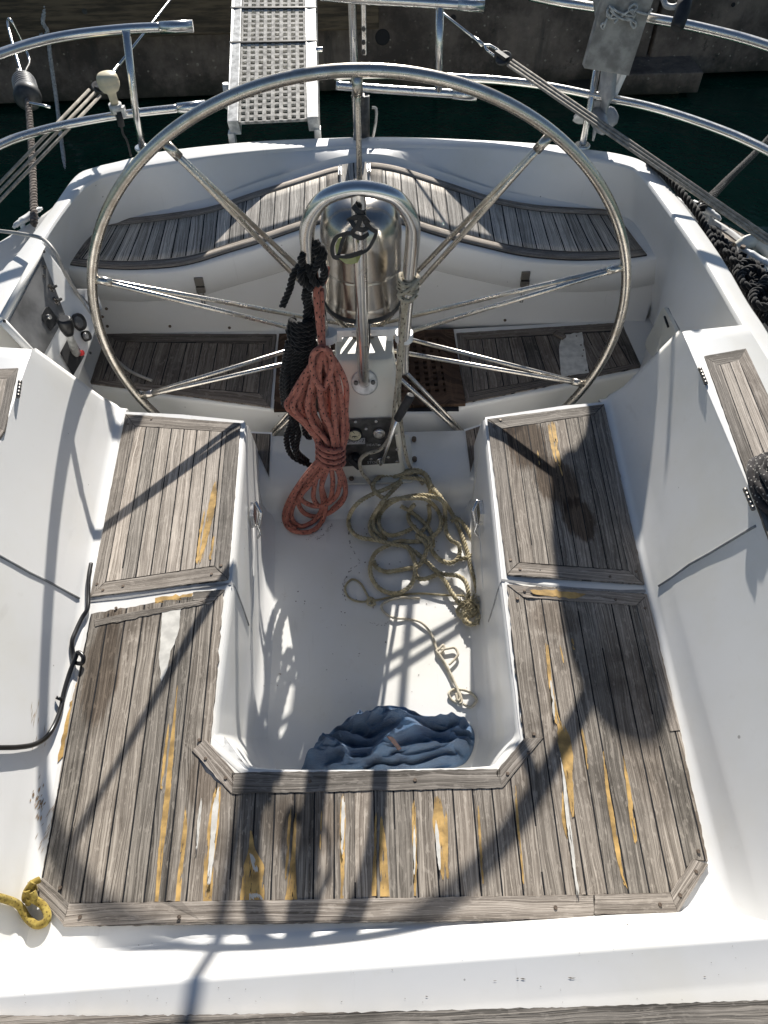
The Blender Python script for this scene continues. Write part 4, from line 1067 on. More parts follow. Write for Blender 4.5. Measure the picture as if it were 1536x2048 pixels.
# ================================================================== stern rails
HU, HL = .505, .262
def rails():
    def run(name, label, paths, posts, caps=()):
        t = thing(name, label, 'stern rail', 'stainless stern rails')
        for nm, pts, r in paths:
            mb = MB(); mb.tube(catmull(pts, 8), r, 14); mb.build(nm, 'steel', t)
        for pts in posts:
            mb = MB(); mb.tube(pts, .0125, 12); mb.build('stanchion', 'steel', t)
            if pts[0].z < .2: 
                mb = MB(); mb.disc(pts[0], (0, 0, 1), .028, .005, 18); mb.build('stanchion_base', 'steel', t, weld=False)
        for a, b in caps:
            mb = MB(); mb.tube([a, a.lerp(b, .5), b], .0172, 16); mb.build('tube_sleeve', 'steel', t)
    U = lambda x, y: at(x, y, z=HU)
    Lw = lambda x, y: at(x, y, z=HL)
    r = .0145
    lu = [U(-420, 330), U(-160, 170), U(0, 108), U(75, 84), U(150, 69), U(252, 58), U(320, 55)]
    ll = [Lw(-420, 520), Lw(-150, 365), Lw(0, 290), Lw(60, 268), Lw(130, 250), Lw(205, 236), Lw(272, 226), Lw(355, 217)]
    j = at(285, 296, z=ZC+.002)
    run('stern_rail', 'stainless pushpit rail on the port quarter carrying the cream antenna', [('upper_tube', lu, r), ('lower_tube', ll, r*.95)],
        [[j, Lw(272, 228), U(252, 62)]], [(U(320, 55), U(386, 52)), (Lw(355, 217), Lw(412, 211))])
    ru = [U(1060, -8), U(1120, 4), U(1200, 16), U(1300, 36), U(1400, 55), U(1536, 92), U(1750, 175), U(2000, 330)]
    rl = [Lw(668, 153), Lw(760, 150), Lw(850, 152), Lw(920, 156), Lw(1000, 161), Lw(1090, 172), Lw(1183, 190), Lw(1300, 214), Lw(1420, 252), Lw(1536, 302), Lw(1750, 420), Lw(1960, 600)]
    j = at(1165, 291, z=ZC+.002)
    run('stern_rail', 'stainless pushpit rail on the starboard quarter behind the grey board', [('upper_tube', ru, r), ('lower_tube', rl, r*.95)],
        [[j, Lw(1184, 190), U(1214, 18)]])
    gz = .30
    G = lambda x, y: at(x, y, Y=.90)
    run('stern_gate', 'short stainless gate frame across the stern opening beside the gangway', [('upper_tube', [G(640, -10), G(720, -2), G(800, 2), G(900, 8), G(928, 10)], r), ('lower_tube', [G(672, 171), G(760, 178), G(880, 186), G(915, 188)], r*.95)],
        [[at(877, 188, Y=.90), at(880, 8, Y=.90)]], [(G(915, 9), G(968, 12)), (G(905, 187), G(953, 192))])
    t = thing('gate_post', 'upright stainless twin tube post with a latch plate behind the wheel top', 'post')
    for x0, x1 in ((700, 716),):
        mb = MB(); b_ = at(x1-2, 285, Y=.95); t_ = at(x0+2, -60, Y=.95); t_ = b_+(t_-b_)*((1.75-b_.z)/(t_.z-b_.z)); mb.tube([t_, b_], .0135, 12); mb.build('post_tube', 'steel', t)
    a, b = at(727, -40, Y=.955), at(728, 110, Y=.955)
    mb = MB(); mb.box((a+b)/2, (.016, .010, (a-b).length)); lp = mb.build('latch_plate', 'steel', t, bevel=.004)
    for y in (58, 85, 104):
        mb = MB(); mb.disc(at(727, y, Y=.948), (0, -1, 0), .007, .004, 12); mb.build('latch_pin', 'greymetal', lp, weld=False)
    mb = MB(); mb.tube([at(722, 196, Y=.98), at(724, 192, Y=.98), at(725, 330, Y=.98)], [.020, .026, .026], 16); mb.build('sleeve', 'greymetal', t)
    c = thing('ladder_tube', 'dark cylindrical ladder tube with a white cord at the stern', 'tube')
    mb = MB(); mb.tube([at(716, 190, Y=1.03), at(722, 300, Y=1.03)], .024, 16); mb.build('tube_body', 'rubber', c)
    mb = MB(); mb.tube(catmull([at(744, 215, Y=1.03), at(752, 218, Y=1.03), at(752, 240, Y=1.03), at(746, 275, Y=1.03)], 6), .005, 8); mb.build('cord', 'whiterope', c)
rails()

# antenna on the port rail
def antenna():
    t = thing('gps_antenna', 'cream mushroom shaped antenna clamped to the port stern rail', 'antenna')
    b = at(232, 212, Y=.845); tp = at(220, 165, Y=.845)
    ax = Vector((-.03, -.02, 1)).normalized()
    mb = MB(); mb.lathe([(.0, .0), (.013, .0), (.0135, .03), (.016, .038), (.026, .044), (.0335, .056), (.035, .068), (.034, .069), (.034, .071), (.035, .072), (.033, .086), (.027, .094), (.014, .098), (.0005, .099)], at(230, 209, Y=.845), ax, 28); mb.build('antenna_head', 'antenna', t)
    c = at(232, 216, Y=.845)
    mb = MB(); mb.tube([c+ax*-.012, c+ax*.014], .021, 16); mb.box(c+Vector((.022, 0, -.01)), (.012, .02, .03)); mb.build('clamp', 'alu', t)
    mb = MB(); p0, p1 = at(236, 222, Y=.835), at(243, 252, Y=.835); mb.tube([p0, p1], .011, 10); mb.tube(catmull([p1, at(246, 268, Y=.84), at(254, 282, Y=.845), at(262, 312, Y=.85)], 5), .004, 8); mb.build('bracket_and_lead', 'rubber', t)
antenna()

# ================================================================== gangway
def gangway():
    g = thing('gangway', 'white aluminium boarding gangway with pale teak grating leading to the quay', 'gangway')
    nl, nr = at(455, 246, Y=1.02), at(637, 237, Y=1.00); fl_, fr_ = at(464, 0, Y=1.72), at(631, 0, Y=1.72)
    z = (nl.z+nr.z)/2; dl = (fl_-nl); dr = (fr_-nr)
    K = 3.7                                             # runs on to the quay
    W = nr-nl; ux = W.normalized()
    def pt(s, t): return (nl+dl*t).lerp(nr+dr*t, s)
    nrm = ux.cross(dl).normalized()
    if nrm.z < 0: nrm = -nrm
    def bar(s0, s1, t0, t1, h0, h1, m, nm, par=g, bevel=.002):
        mb = MB(); mb.hexa([pt(s, t)+nrm*h0 for s, t in ((s0, t0), (s1, t0), (s1, t1), (s0, t1))], [pt(s, t)+nrm*h1 for s, t in ((s0, t0), (s1, t0), (s1, t1), (s0, t1))]); return mb.build(nm, m, par, bevel=bevel)
    bar(0, .12, 0, K, -.05, .006, 'alu', 'side_rail'); bar(.875, 1, 0, K, -.05, .006, 'alu', 'side_rail')
    for k_, (t0, t1) in enumerate(((0, .61), (.63, .91), (.93, 1.23), (1.25, 1.9), (1.92, 2.6), (2.62, 3.69))):
        mb = MB(); slots = 8; s0, s1 = .125, .87
        for i in range(slots+1):
            a = lerp(s0, s1, i/slots); wd = (s1-s0)/slots*.22
            q = [(max(s0, a-wd), t0), (min(s1, a+wd), t0), (min(s1, a+wd), t1), (max(s0, a-wd), t1)]
            mb.hexa([pt(*p)+nrm*-.008 for p in q], [pt(*p)+nrm*.002 for p in q])
        nb = 14 if k_ == 0 else 7
        for j in range(nb+1):
            c = lerp(t0, t1, j/nb); h = (t1-t0)/nb*.20
            q = [(s0, max(t0, c-h)), (s1, max(t0, c-h)), (s1, min(t1, c+h)), (s0, min(t1, c+h))]
            mb.hexa([pt(*p)+nrm*-.009 for p in q], [pt(*p)+nrm*.000 for p in q])
        mb.build('grating', 'gangteak', g, weld=False)
    for t in (.62, .92, 1.24, 1.91, 2.61): bar(-.01, 1.01, t-.008, t+.008, -.016, .007, 'greymetal', 'cross_bar')
    for s in (.02, .98):
        p = pt(s, .03); mb = MB(); mb.hexa([p+Vector((dx, dy, -.9)) for dx, dy in ((-.012, -.018), (.012, -.018), (.012, .018), (-.012, .018))], [p+Vector((dx, dy, -.045)) for dx, dy in ((-.012, -.018), (.012, -.018), (.012, .018), (-.012, .018))]); mb.build('leg', 'alu', g, bevel=.002)
    p = pt(-.03, .30); mb = MB(); mb.tube([p, p+Vector((-.004, -.005, -.085))], .015, 12); mb.build('socket_tube', 'alu', g)
    p = pt(1.03, .55); mb = MB(); mb.disc(p, ux, .010, .012, 10); mb.build('pin', 'steel', g, weld=False)
M['gangteak'] = simple('bleached_grating', (.56, .53, .475), .8, 0, .3, 55, .3)
gangway()

# ================================================================== outboard and its board
def outboard():
    b = thing('mounting_board', 'grey weathered plywood board tied to the starboard stern rail', 'board')
    Y0 = .90; tl, tr, br, bl = at(1240, -120, Y=Y0-.02), at(1346, -120, Y=Y0-.02), at(1258, 152, Y=Y0-.035), at(1168, 137, Y=Y0-.035)
    mb = MB(); bk = Vector((.0, .035, .0)); mb.hexa([p+bk for p in (tl, tr, br, bl)], [tl, tr, br, bl]); mb.build('plank', 'board', b, bevel=.003)
    # white lashing
    l = thing('lashing_cord', 'grey knotted cord lashed across the grey board on the rail', 'cord')
    def Q(x, y, h=.006): return at(x, y, Y=Y0-.03-h)
    mb = MB()
    for pts in ([(1216, 16), (1214, 30), (1222, 36), (1240, 34), (1262, 20), (1272, 26), (1262, 32), (1236, 24), (1222, 14), (1214, 22), (1220, 34)],
                [(1220, 20), (1240, 36), (1262, 40), (1268, 30), (1258, 18), (1268, 8), (1274, 14), (1268, 24), (1266, 38)], [(1262, 36), (1262, 48), (1268, 56), (1272, 48), (1266, 42), (1250, 34)],
                [(1214, 36), (1210, 48), (1206, 58), (1202, 50), (1208, 46)], [(1240, 34), (1228, 46)], [(1270, 22), (1282, 26), (1296, 28), (1304, 18)], [(1218, 12), (1224, 18), (1226, 28), (1218, 34), (1214, 24)]):
        mb.tube(resample(catmull([Q(x, y, .008+.004*math.sin(i*2.1)) for i, (x, y) in enumerate(pts)], 6), .004), .0036, 8)
    mb.build('cord_turns', 'whiterope', l)
    m = thing('outboard_motor', 'grey outboard motor hung behind the grey board with its propeller raised', 'outboard motor')
    ax0, ax1 = at(1222, 10, Y=0.980), at(1205, 262, Y=0.940)
    lv = [(at(1221, 120, Y=0.960), .026, .045), (at(1215, 170, Y=0.960), .027, .048), (at(1213, 186, Y=0.960), .029, .05), (at(1210, 200, Y=0.960), .016, .036), (at(1205, 230, Y=0.960), .012, .03)]
    mb = MB(); rows = []
    for c, hx, hy in lv: rows.append([c+Vector((hx*math.cos(2*math.pi*i/20), hy*math.sin(2*math.pi*i/20), 0)) for i in range(21)])
    mb.grid(rows); mb.build('leg_casing', 'motor', m)
    c = at(1196, 236, Y=0.945); mb = MB(); mb.lathe([(.0005, -.10), (.014, -.092), (.025, -.06), (.029, -.02), (.029, .02), (.024, .05), (.018, .056)], c, Vector((0, 1, .05)), 20); gb = mb.build('gearcase', 'motor', m)
    mb = MB(); k0 = at(1192, 250, Y=0.900); k1 = at(1186, 281, Y=0.900); mb.tube([k0, k1], [.010, .004], 8); mb.build('skeg', 'motor', m)
    for ang in (-14, 186, 95):
        a = R_(ang); d = Vector((math.cos(a), 0, math.sin(a)*.95-.0)); pc = c+Vector((0, .02, 0)); t_ = Vector((-math.sin(a), .55, math.cos(a))).normalized()
        mb = MB(); rows = []
        for i in range(6):
            rr = lerp(.018, .082, i/5); wd = .036*math.sin(math.pi*(.18+.72*i/5)); rows.append([pc+d*rr+t_*(wd*s)+Vector((0, .006*s*s, 0)) for s in (-1, -.5, 0, .5, 1)])
        mb.grid(rows); bl_ = mb.build('propeller_blade', 'motor', gb); so = bl_.modifiers.new('thick', 'SOLIDIFY'); so.thickness = .004
    p0, p1 = at(1238, 150, Y=0.965), at(1230, 185, Y=0.970); mb = MB(); mb.box((p0+p1)/2, (.022, .05, .085), Matrix.Rotation(R_(14), 3, 'Y')); mb.build('clamp_bracket', 'white_paint', m, bevel=.006)
    # power head and cowl above the photograph's edge
    hc = Vector((.735, 1.02, .90))
    mb = MB(); rows = []
    for dz, sx, sy in ((-.19, .06, .07), (-.12, .10, .15), (.0, .115, .18), (.10, .11, .175), (.15, .08, .13), (.17, .02, .03)):
        rows.append([hc+Vector((.02+sx*math.copysign(abs(math.cos(t))**.7, math.cos(t)), .03+sy*math.copysign(abs(math.sin(t))**.7, math.sin(t)), dz)) for t in [2*math.pi*i/24 for i in range(25)]])
    mb.grid(rows); mb.build('cowl', 'motor', m)
    mb = MB(); mb.tube([hc+Vector((.0, .02, -.14)), hc.lerp(at(1221, 125, Y=.965), .5), at(1221, 125, Y=.965)], [.062, .055, .03], 14); mb.build('mid_section', 'motor', m)
    # black tiller grip hanging over the rail
    g = thing('tiller_grip', 'black rubber tiller handle hanging over the upper starboard rail', 'tiller handle')
    mb = MB(); a, b2, c2 = at(1374, -20, Y=.60), at(1366, 20, Y=.56), at(1355, 52, Y=.53); mb.tube([a, b2, c2, c2+Vector((-.004, -.004, -.006))], [.020, .0205, .019, .015], 14); mb.build('grip', 'rubber', g)
    mb = MB(); mb.tube(catmull([at(1325, -8, Y=.62), at(1332, 10, Y=.60), at(1348, 14, Y=.58), at(1362, 6, Y=.58)], 6), .008, 8); mb.build('control_cable', 'greyplastic', g)
outboard()

# ================================================================== ropes
def c6(x, y): return 540+x/3.339, 640+y/3.339      # photo points read off enlarged crops
def c4(x, y): return 500+x/3.102, 340+y/3.102
def c7(x, y): return 580+x/3.102, 900+y/3.102
rnd = random.Random(11)
def coral():
    t = thing('coral_rope', 'coral red braided rope with dark flecks coiled and hung on the left of the pedestal', 'rope')
    r = .0078
    def H(x, y, off=0.0):                           # hanging curtain in front of the column's left edge
        Yv = lerp(-.275, -.29, smooth((y-540)/420.0))+off
        p = at(x, y, Y=Yv)
        if p.z < ZS+r*1.2: p = at(x, y, z=ZS+r*1.2+max(0, -off)*.4)
        return p
    mb = MB()
    mb.tube(catmull([H(*c4(478, 600), .045), H(*c4(455, 690), .02), H(*c4(412, 745)), H(*c4(425, 930)), H(*c4(447, 1110), -.01)], 8), r, 10)
    mb.tube(catmull([H(*c4(440, 740), .015), H(*c4(445, 930), .012), H(*c4(452, 1110), .0)], 8), r, 10)
    mb.build('standing_part', 'coral', t)
    Lm = [(455, 1120), (345, 1240), (265, 1390), (238, 1470), (330, 1570), (425, 1680), (440, 1800)]
    Lb = [(455, 1120), (330, 1250), (290, 1400), (330, 1500), (420, 1580), (440, 1700), (440, 1800)]
    Rm = [(470, 1120), (545, 1200), (595, 1340), (598, 1500), (590, 1620), (572, 1720), (550, 1800)]
    mb = MB(); K = 11
    for k_ in range(K):
        f = k_/(K-1); pts = []
        src = Lm if k_ < 5 else Lb
        for i, (a, b) in enumerate(zip(Lm if f < .5 else Lb, Rm)):
            g = f**1.0
            mid = math.sin(math.pi*f)
            x = lerp(a[0], b[0], g); y = lerp(a[1], b[1], g)
            pts.append(H(*c4(x+rnd.uniform(-13, 13), y), -.022*mid*(1 if k_ % 2 else -.15)+rnd.uniform(-.004, .004)))
        mb.tube(catmull(pts, 8), r, 9)
    # back layer, closes gaps
    for k_ in range(6):
        f = (k_+.5)/6; pts = [H(*c4(lerp(a[0]+20, b[0]-25, f), lerp(a[1], b[1], f)), .014) for a, b in zip(Lm, Rm)]
        mb.tube(catmull(pts, 8), r, 8)
    mb.build('coil', 'coral', t)
    mb = MB()
    mb.tube(catmull([H(*c4(*p), -.028) for p in ((500, 1150), (455, 1105), (400, 1130), (382, 1200), (400, 1290), (440, 1350))]+[H(*c4(470, 1330), -.02), H(*c4(505, 1230), -.03), H(*c4(500, 1140), -.025), H(*c4(470, 1105), -.01)], 8), r, 9); mb.build('top_loop', 'coral', t); mb = MB()
    for k_ in range(4):
        y0 = 1690+34*k_; o = -.022
        mb.tube(catmull([H(*c4(420, y0-16), .012), H(*c4(424, y0+4), -.012), H(*c4(460, y0+42), o-.014), H(*c4(530, y0+56), o-.014), H(*c4(576, y0+30), -.010), H(*c4(578, y0+10), .012)], 8), r, 9)
    mb.build('wrapping_turns', 'coral', t)
    mb = MB()
    tails = [[(330, 930), (220, 1060), (120, 1220), (96, 1330), (150, 1405), (270, 1412), (350, 1340), (372, 1220), (345, 1100), (385, 960)],
             [(350, 940), (250, 1080), (155, 1240), (148, 1330), (210, 1378), (300, 1335), (352, 1240), (345, 1110), (400, 960)],
             [(420, 950), (480, 1060), (505, 1150), (470, 1230), (385, 1292), (300, 1312), (225, 1285), (190, 1215), (230, 1130), (330, 1040), (420, 950)],
             [(430, 950), (468, 1060), (440, 1180), (350, 1240), (262, 1232), (205, 1180), (285, 1080), (385, 960)],
             [(445, 950), (500, 1080), (492, 1180), (412, 1270)], [(400, 950), (420, 1080), (400, 1200), (340, 1250)], [(370, 940), (310, 1060), (290, 1180), (320, 1240)],
             [(345, 935), (200, 1100), (130, 1240), (115, 1340), (170, 1400)]]
    for i, tl in enumerate(tails): mb.tube(catmull([H(*c6(x, y), -.004*(i % 4)+.006-(.02 if y < 1000 else 0)) for x, y in tl], 8), r, 9)
    mb.build('tail_loops', 'coral', t)
coral()

def black():
    t = thing('black_rope', 'thick black three strand rope knotted to the guard rail and hanging in a hank', 'rope')
    r = .0092
    def H(x, y, off=0.0):
        p = at(x, y, Y=lerp(-.258, -.215, smooth((y-500)/300.0))+off)
        return p
    mb = MB()
    kn = [[(330, 500), (390, 470), (445, 480), (455, 540), (420, 590), (350, 600), (315, 560), (335, 520)], [(315, 600), (380, 560), (450, 590), (460, 660), (410, 720), (340, 710), (310, 650), (345, 590)],
          [(345, 520), (370, 620), (400, 700), (450, 690), (455, 600), (410, 500)], [(440, 470), (430, 560), (370, 660), (330, 690), (325, 640)], [(420, 440), (400, 500), (340, 560), (330, 640), (380, 740)]]
    for i, q in enumerate(kn): twist(mb, catmull([H(*c4(x, y), -.022+.014*math.sin(i+j*1.7)) for j, (x, y) in enumerate(q)], 6), r)
    twist(mb, catmull([H(*c4(x, y), -.01) for x, y in ((380, 600), (320, 590), (270, 645), (245, 740), (200, 845))], 8), r)
    mb.build('knot', 'blackrope', t)
    mb = MB(); twist(mb, catmull([H(*c4(x, y), o) for x, y, o in ((385, 720, -.01), (365, 800, .0), (350, 880, 0), (345, 960, 0))], 8), r)
    twist(mb, catmull([H(*c4(x, y), o) for x, y, o in ((350, 740, -.01), (340, 800, .01), (370, 870, .0), (365, 960, .01))], 8), r)
    for i in range(6):
        y = 930+30*i; w_ = 75-8*abs(i-2); twist(mb, catmull([H(*c4(*p), o) for *p, o in ((330+w_, y, .02), (330+w_*.6, y+22, -.02), (320-w_*.4, y+30, -.028), (315-w_, y+10, -.006), (320-w_*.8, y-12, .02))], 6), r)
    for k_ in range(9):
        f = k_/8; x0 = lerp(240, 400, f); x1 = lerp(205, 335, f)
        twist(mb, catmull([H(*c4(x, y), -.012*math.sin(math.pi*f)+rnd.uniform(-.008, .008)) for x, y in ((x0, 1060), (lerp(x0, x1, .5)-8, 1200), (x1-6, 1330), (x1+8, 1460))], 8), r)
    for q in ([(240, 1440), (255, 1560), (225, 1660), (250, 1760), (320, 1810), (400, 1840)], [(300, 1440), (285, 1560), (300, 1640), (290, 1740), (360, 1810)], [(270, 1440), (330, 1560), (345, 1640), (380, 1660)], [(225, 1450), (270, 1560), (262, 1680), (300, 1790)], [(340, 1440), (320, 1560), (385, 1600)], [(330, 1450), (370, 1560), (420, 1640)]):
        twist(mb, catmull([H(*c4(x, y), rnd.uniform(-.01, .005)) for x, y in q], 8), r)
    mb.build('hank', 'blackrope', t)
black()

def khaki():
    t = thing('khaki_rope', 'khaki three strand rope lying in loose loops on the white cockpit floor', 'rope')
    r = .0072
    def Fl(x, y, lv=0):
        px = c7(x, y); h = ZS+r*1.05
        p = at(*px, z=h+lv)
        if p.y > -.262: p = at(*px, z=lerp(h, ZP+r, smooth((p.y+.262)/.02+.4))+lv)
        return p
    mb = MB()
    loops = [[(870, 265), (868, 200), (840, 150), (790, 125), (720, 130), (640, 155), (570, 160), (525, 195), (515, 235), (545, 275), (580, 300)],
             [(690, 190), (600, 240), (500, 280), (410, 340), (365, 420), (375, 490), (430, 540), (540, 560), (640, 585), (720, 600), (800, 650), (900, 745), (950, 770), (1040, 780), (1090, 820), (1108, 900), (1095, 960)],
             [(690, 200), (620, 270), (560, 340), (505, 430), (500, 500), (550, 560), (640, 582)],
             [(780, 475), (720, 505), (640, 530), (580, 510), (550, 450), (570, 380), (640, 320), (740, 288), (850, 282), (940, 312), (990, 370), (1030, 440), (1070, 540), (1100, 630), (1120, 720), (1150, 820), (1165, 930)],
             [(600, 555), (530, 500), (522, 440), (560, 370), (630, 310), (720, 300), (840, 305), (915, 375), (940, 450), (910, 515), (840, 560), (760, 568), (680, 565), (600, 595), (530, 640), (498, 720), (510, 800), (560, 862), (640, 890), (710, 872), (765, 812), (778, 720), (760, 650), (730, 600)],
             [(860, 340), (865, 420), (840, 480), (790, 530), (825, 560), (850, 600), (830, 670), (790, 720), (700, 740), (600, 755), (540, 730), (520, 690)],
             [(770, 340), (740, 380), (740, 440), (790, 500), (860, 560), (880, 620), (930, 680), (1000, 700), (1048, 660), (1048, 590), (1000, 560), (968, 500), (962, 400), (950, 320), (880, 225), (830, 150), (740, 140), (640, 170)],
             [(1000, 440), (1040, 425), (1090, 480), (1130, 560), (1135, 640), (1095, 670), (1040, 672)], [(690, 350), (760, 390), (830, 450), (878, 520), (888, 600)], [(775, 740), (790, 790), (840, 800), (910, 772)], [(900, 745), (960, 810), (1000, 880), (1050, 950), (1080, 985)],
             [(680, 170), (790, 175), (850, 200), (870, 240), (940, 290)]]
    for i, l in enumerate(loops):
        P = [Fl(x, y, r*(1.0+.9*math.sin(i*1.9+j*.9)) if 0 < j < len(l)-1 else 0) for j, (x, y) in enumerate(l)]
        twist(mb, catmull(P, 8), r, n=6)
    mb.build('rope_loops', 'khaki', t)
    mb = MB()                                       # whipped and frayed end
    for i in range(9):
        a = i*.7; c = (1110+rnd.uniform(-28, 28), 1000+rnd.uniform(-45, 50)); R = rnd.uniform(26, 55)
        twist(mb, catmull([Fl(c[0]+R*math.cos(a+k_), c[1]+R*.8*math.sin(a+k_), r*(1+1.6*abs(math.sin(k_+i)))) for k_ in (0, .9, 1.8, 2.8, 3.8, 4.7)], 6), r*.95)
    for i in range(46):
        x, y = 1125+rnd.gauss(0, 22), 945+rnd.gauss(0, 16); a = rnd.uniform(0, 6.28)
        mb.tube(catmull([Fl(x, y, .018), Fl(x+22*math.cos(a), y+22*math.sin(a), .028+rnd.uniform(0, .012)), Fl(x+46*math.cos(a+.6), y+46*math.sin(a+.6), .01+rnd.uniform(0, .02))], 4), .0009, 5)
    mb.build('frayed_end', 'khaki', t)
    c = thing('thin_cord', 'thin brown cord with an eye knot lying beside the khaki rope', 'cord')
    mb = MB(); rr = .0034
    twist(mb, catmull([at(*c7(x, y), z=ZS+rr*1.2+(.006 if x > 900 else 0)) for x, y in ((1082, 905), (950, 900), (800, 890), (660, 905), (540, 930), (430, 940), (362, 910), (343, 850), (385, 802), (440, 830), (480, 900), (520, 968))], 8), rr, n=5)
    twist(mb, catmull([at(*c7(x, y), z=ZS+rr*2.2+.004*abs(math.sin(i))) for i, (x, y) in enumerate(((475, 935), (500, 915), (525, 935), (510, 965), (480, 950), (505, 925), (530, 960)))], 6), rr, n=5)
    mb.build('cord_line', 'khaki', c)
    c = thing('beige_cord', 'thin pale cord with a loose knot and two open rings on the cockpit floor', 'cord')
    mb = MB(); rr = .0036
    def B(x, y, h=0): return at(*c7(x, y), z=ZS+rr*1.1+h)
    main = [(805, 920), (700, 915), (620, 930), (570, 960), (580, 1000), (640, 1040), (740, 1050), (820, 1075), (880, 1150), (912, 1240), (960, 1330), (1010, 1430), (1050, 1500), (1062, 1570), (1005, 1552), (985, 1510), (1020, 1485), (1080, 1490), (1130, 1512), (1156, 1550), (1120, 1595), (1072, 1575)]
    mb.tube(catmull([B(x, y, .004*(i % 2)) for i, (x, y) in enumerate(main)], 8), rr, 8)
    for q in ([(905, 1250), (935, 1225), (950, 1210), (955, 1235), (925, 1265), (910, 1245), (930, 1235)], [(935, 1240), (980, 1232), (1020, 1228), (1042, 1262), (1030, 1290), (988, 1332)], [(925, 1265), (975, 1345), (1020, 1440), (1040, 1490), (1056, 1540), (1040, 1555), (1030, 1510)]):
        mb.tube(catmull([B(x, y, .006) for x, y in q], 8), rr, 8)
    mb.build('cord_line', 'beige', c)
    # flecked line tied round the right leg of the guard and running down to the floor
    f = thing('flecked_line', 'pale line with dark flecks tied to the right leg of the guard rail', 'line')
    mb = MB(); rr = .0058
    def G(x, y, Yv): return at(x, y, Y=Yv)
    L1 = [G(812, 572, -.258), G(815, 600, -.252), G(808, 640, -.24), G(800, 700, -.222), G(795, 760, -.22), G(789, 812, -.22), G(786, 845, -.226)]
    L2 = [G(806, 572, -.258), G(807, 610, -.248), G(805, 660, -.232), G(802, 720, -.222), G(798, 790, -.215), G(803, 850, -.218), G(811, 905, -.235), at(822, 938, z=ZP+.012), at(846, 968, z=ZP+.008)]
    L3 = [at(785, 846, Y=-.228), at(776, 880, Y=-.236), at(758, 900, Y=-.245), at(733, 908, Y=-.25), at(720, 922, Y=-.25), at(724, 945, Y=-.25), at(740, 965, z=ZP+.012), at(756, 990, z=ZS+.05), at(764, 1003, z=ZS+.02)]
    for q in (L1+L3[1:], L2): mb.tube(catmull(q, 8), rr, 9)
    mb.build('hanging_parts', 'fleck', f)
    mb = MB()
    c0 = at(816, 566, Y=-.250)
    for k_ in range(3):
        zz = .012*(k_-1); mb.tube([c0+Vector((.0225*math.cos(a), .0225*math.sin(a), zz+.004*math.sin(a*2+k_))) for a in [2*math.pi*i/24 for i in range(24)]], rr, 8, True)
    mb.tube(catmull([c0+Vector(v) for v in ((.024, -.012, .02), (.0, -.03, .0), (-.022, -.015, -.022), (.0, -.03, -.03), (.02, -.02, -.018))], 6), rr, 8)
    mb.build('hitch', 'fleck', f)
khaki()

def scuffs():
    rn = random.Random(4)
    def arc(cx, cy, rx, ry, a0, a1, w_, dash):
        n = 40
        for i in range(n):
            if rn.random() > dash: continue
            t0 = R_(lerp(a0, a1, i/n)); t1 = R_(lerp(a0, a1, (i+.8)/n)); ww = w_*rn.uniform(.5, 1.4); k_ = rn.uniform(.96, 1.04)
            q = [(cx+rx*k_*math.cos(t0), cy+ry*k_*math.sin(t0)), (cx+rx*k_*math.cos(t1), cy+ry*k_*math.sin(t1))]
            p0, p1 = q; nx, ny = -(p1[1]-p0[1]), p1[0]-p0[0]; L = math.hypot(nx, ny) or 1; nx, ny = nx/L*ww, ny/L*ww
            P_ = [at(a, b, z=ZS+.0012) for a, b in ((p0[0]-nx, p0[1]-ny), (p1[0]-nx, p1[1]-ny), (p1[0]+nx, p1[1]+ny), (p0[0]+nx, p0[1]+ny))]
            mb.add(P_, [(0, 1, 2, 3)], sm=False)
    mb = MB()
    arc(742, 1060, 44, 72, 120, 260, .8, .55); arc(735, 1175, 48, 50, 150, 330, .8, .5); arc(705, 1052, 8, 46, 100, 260, 1.2, .5)
    arc(610, 1020, 60, 62, 25, 70, 1.0, .7); arc(600, 1030, 45, 50, 30, 75, .7, .6); arc(880, 1050, 70, 90, -60, 10, .8, .5); arc(760, 1195, 40, 55, 10, 120, .6, .5)
    for i in range(70):
        x, y = rn.uniform(540, 950), rn.uniform(1020, 1420); r = rn.uniform(.5, 1.7)
        mb.add([at(x+r*math.cos(a), y+r*math.sin(a)*rn.uniform(.5, 1.2), z=ZS+.0012) for a in (0, 1.2, 2.5, 3.7, 5.0)], [(0, 1, 2, 3, 4)], sm=False)
    o = mb.build('scuff_marks', 'scuff', BOAT); o['kind'] = 'stuff'
def marks():
    rn = random.Random(9); on = caster(BENCH, SBL, BULK); mb = MB()
    def sl(x, y, dx, dy, w_):
        L = math.hypot(dx, dy); nx, ny = -dy/L*w_, dx/L*w_
        P_ = [on(a, b, .0009) for a, b in ((x, y), (x+dx*.5+nx, y+dy*.5+ny), (x+dx, y+dy), (x+dx*.5-nx, y+dy*.5-ny))]
        mb.add(P_, [(0, 1, 2, 3)], sm=False)
    for i in range(34): x, y = rn.gauss(74, 7), rn.gauss(1606, 22); sl(x, y, rn.uniform(2, 7), rn.uniform(-14, -4), rn.uniform(.5, 1.8))
    for i in range(16): x = rn.uniform(66, 106); sl(x, rn.uniform(1620, 1720), 9, -16, .6)
    for i in range(14): sl(rn.uniform(60, 88), rn.uniform(1465, 1560)-50, 3, -rn.uniform(8, 26), .5)
    mb.build('rust_marks', 'rust', BOAT)['kind'] = 'stuff'
    mb = MB()
    for x, y in ((985, 1962), (1032, 1957), (1040, 1957), (1135, 1955), (1140, 1957), (1406, 1953), (850, 1992), (1252, 1850)): sl(x, y, rn.uniform(4, 12), rn.uniform(-2, 2), rn.uniform(.6, 1.6))
    for i in range(60): x, y = rn.uniform(20, 1500), rn.choice((rn.uniform(1880, 1950), rn.uniform(1970, 2010))); sl(x, y, rn.uniform(1, 4), rn.uniform(-1, 2), rn.uniform(.3, .9))
    mb.build('chip_marks', 'scuff', BOAT)['kind'] = 'stuff'
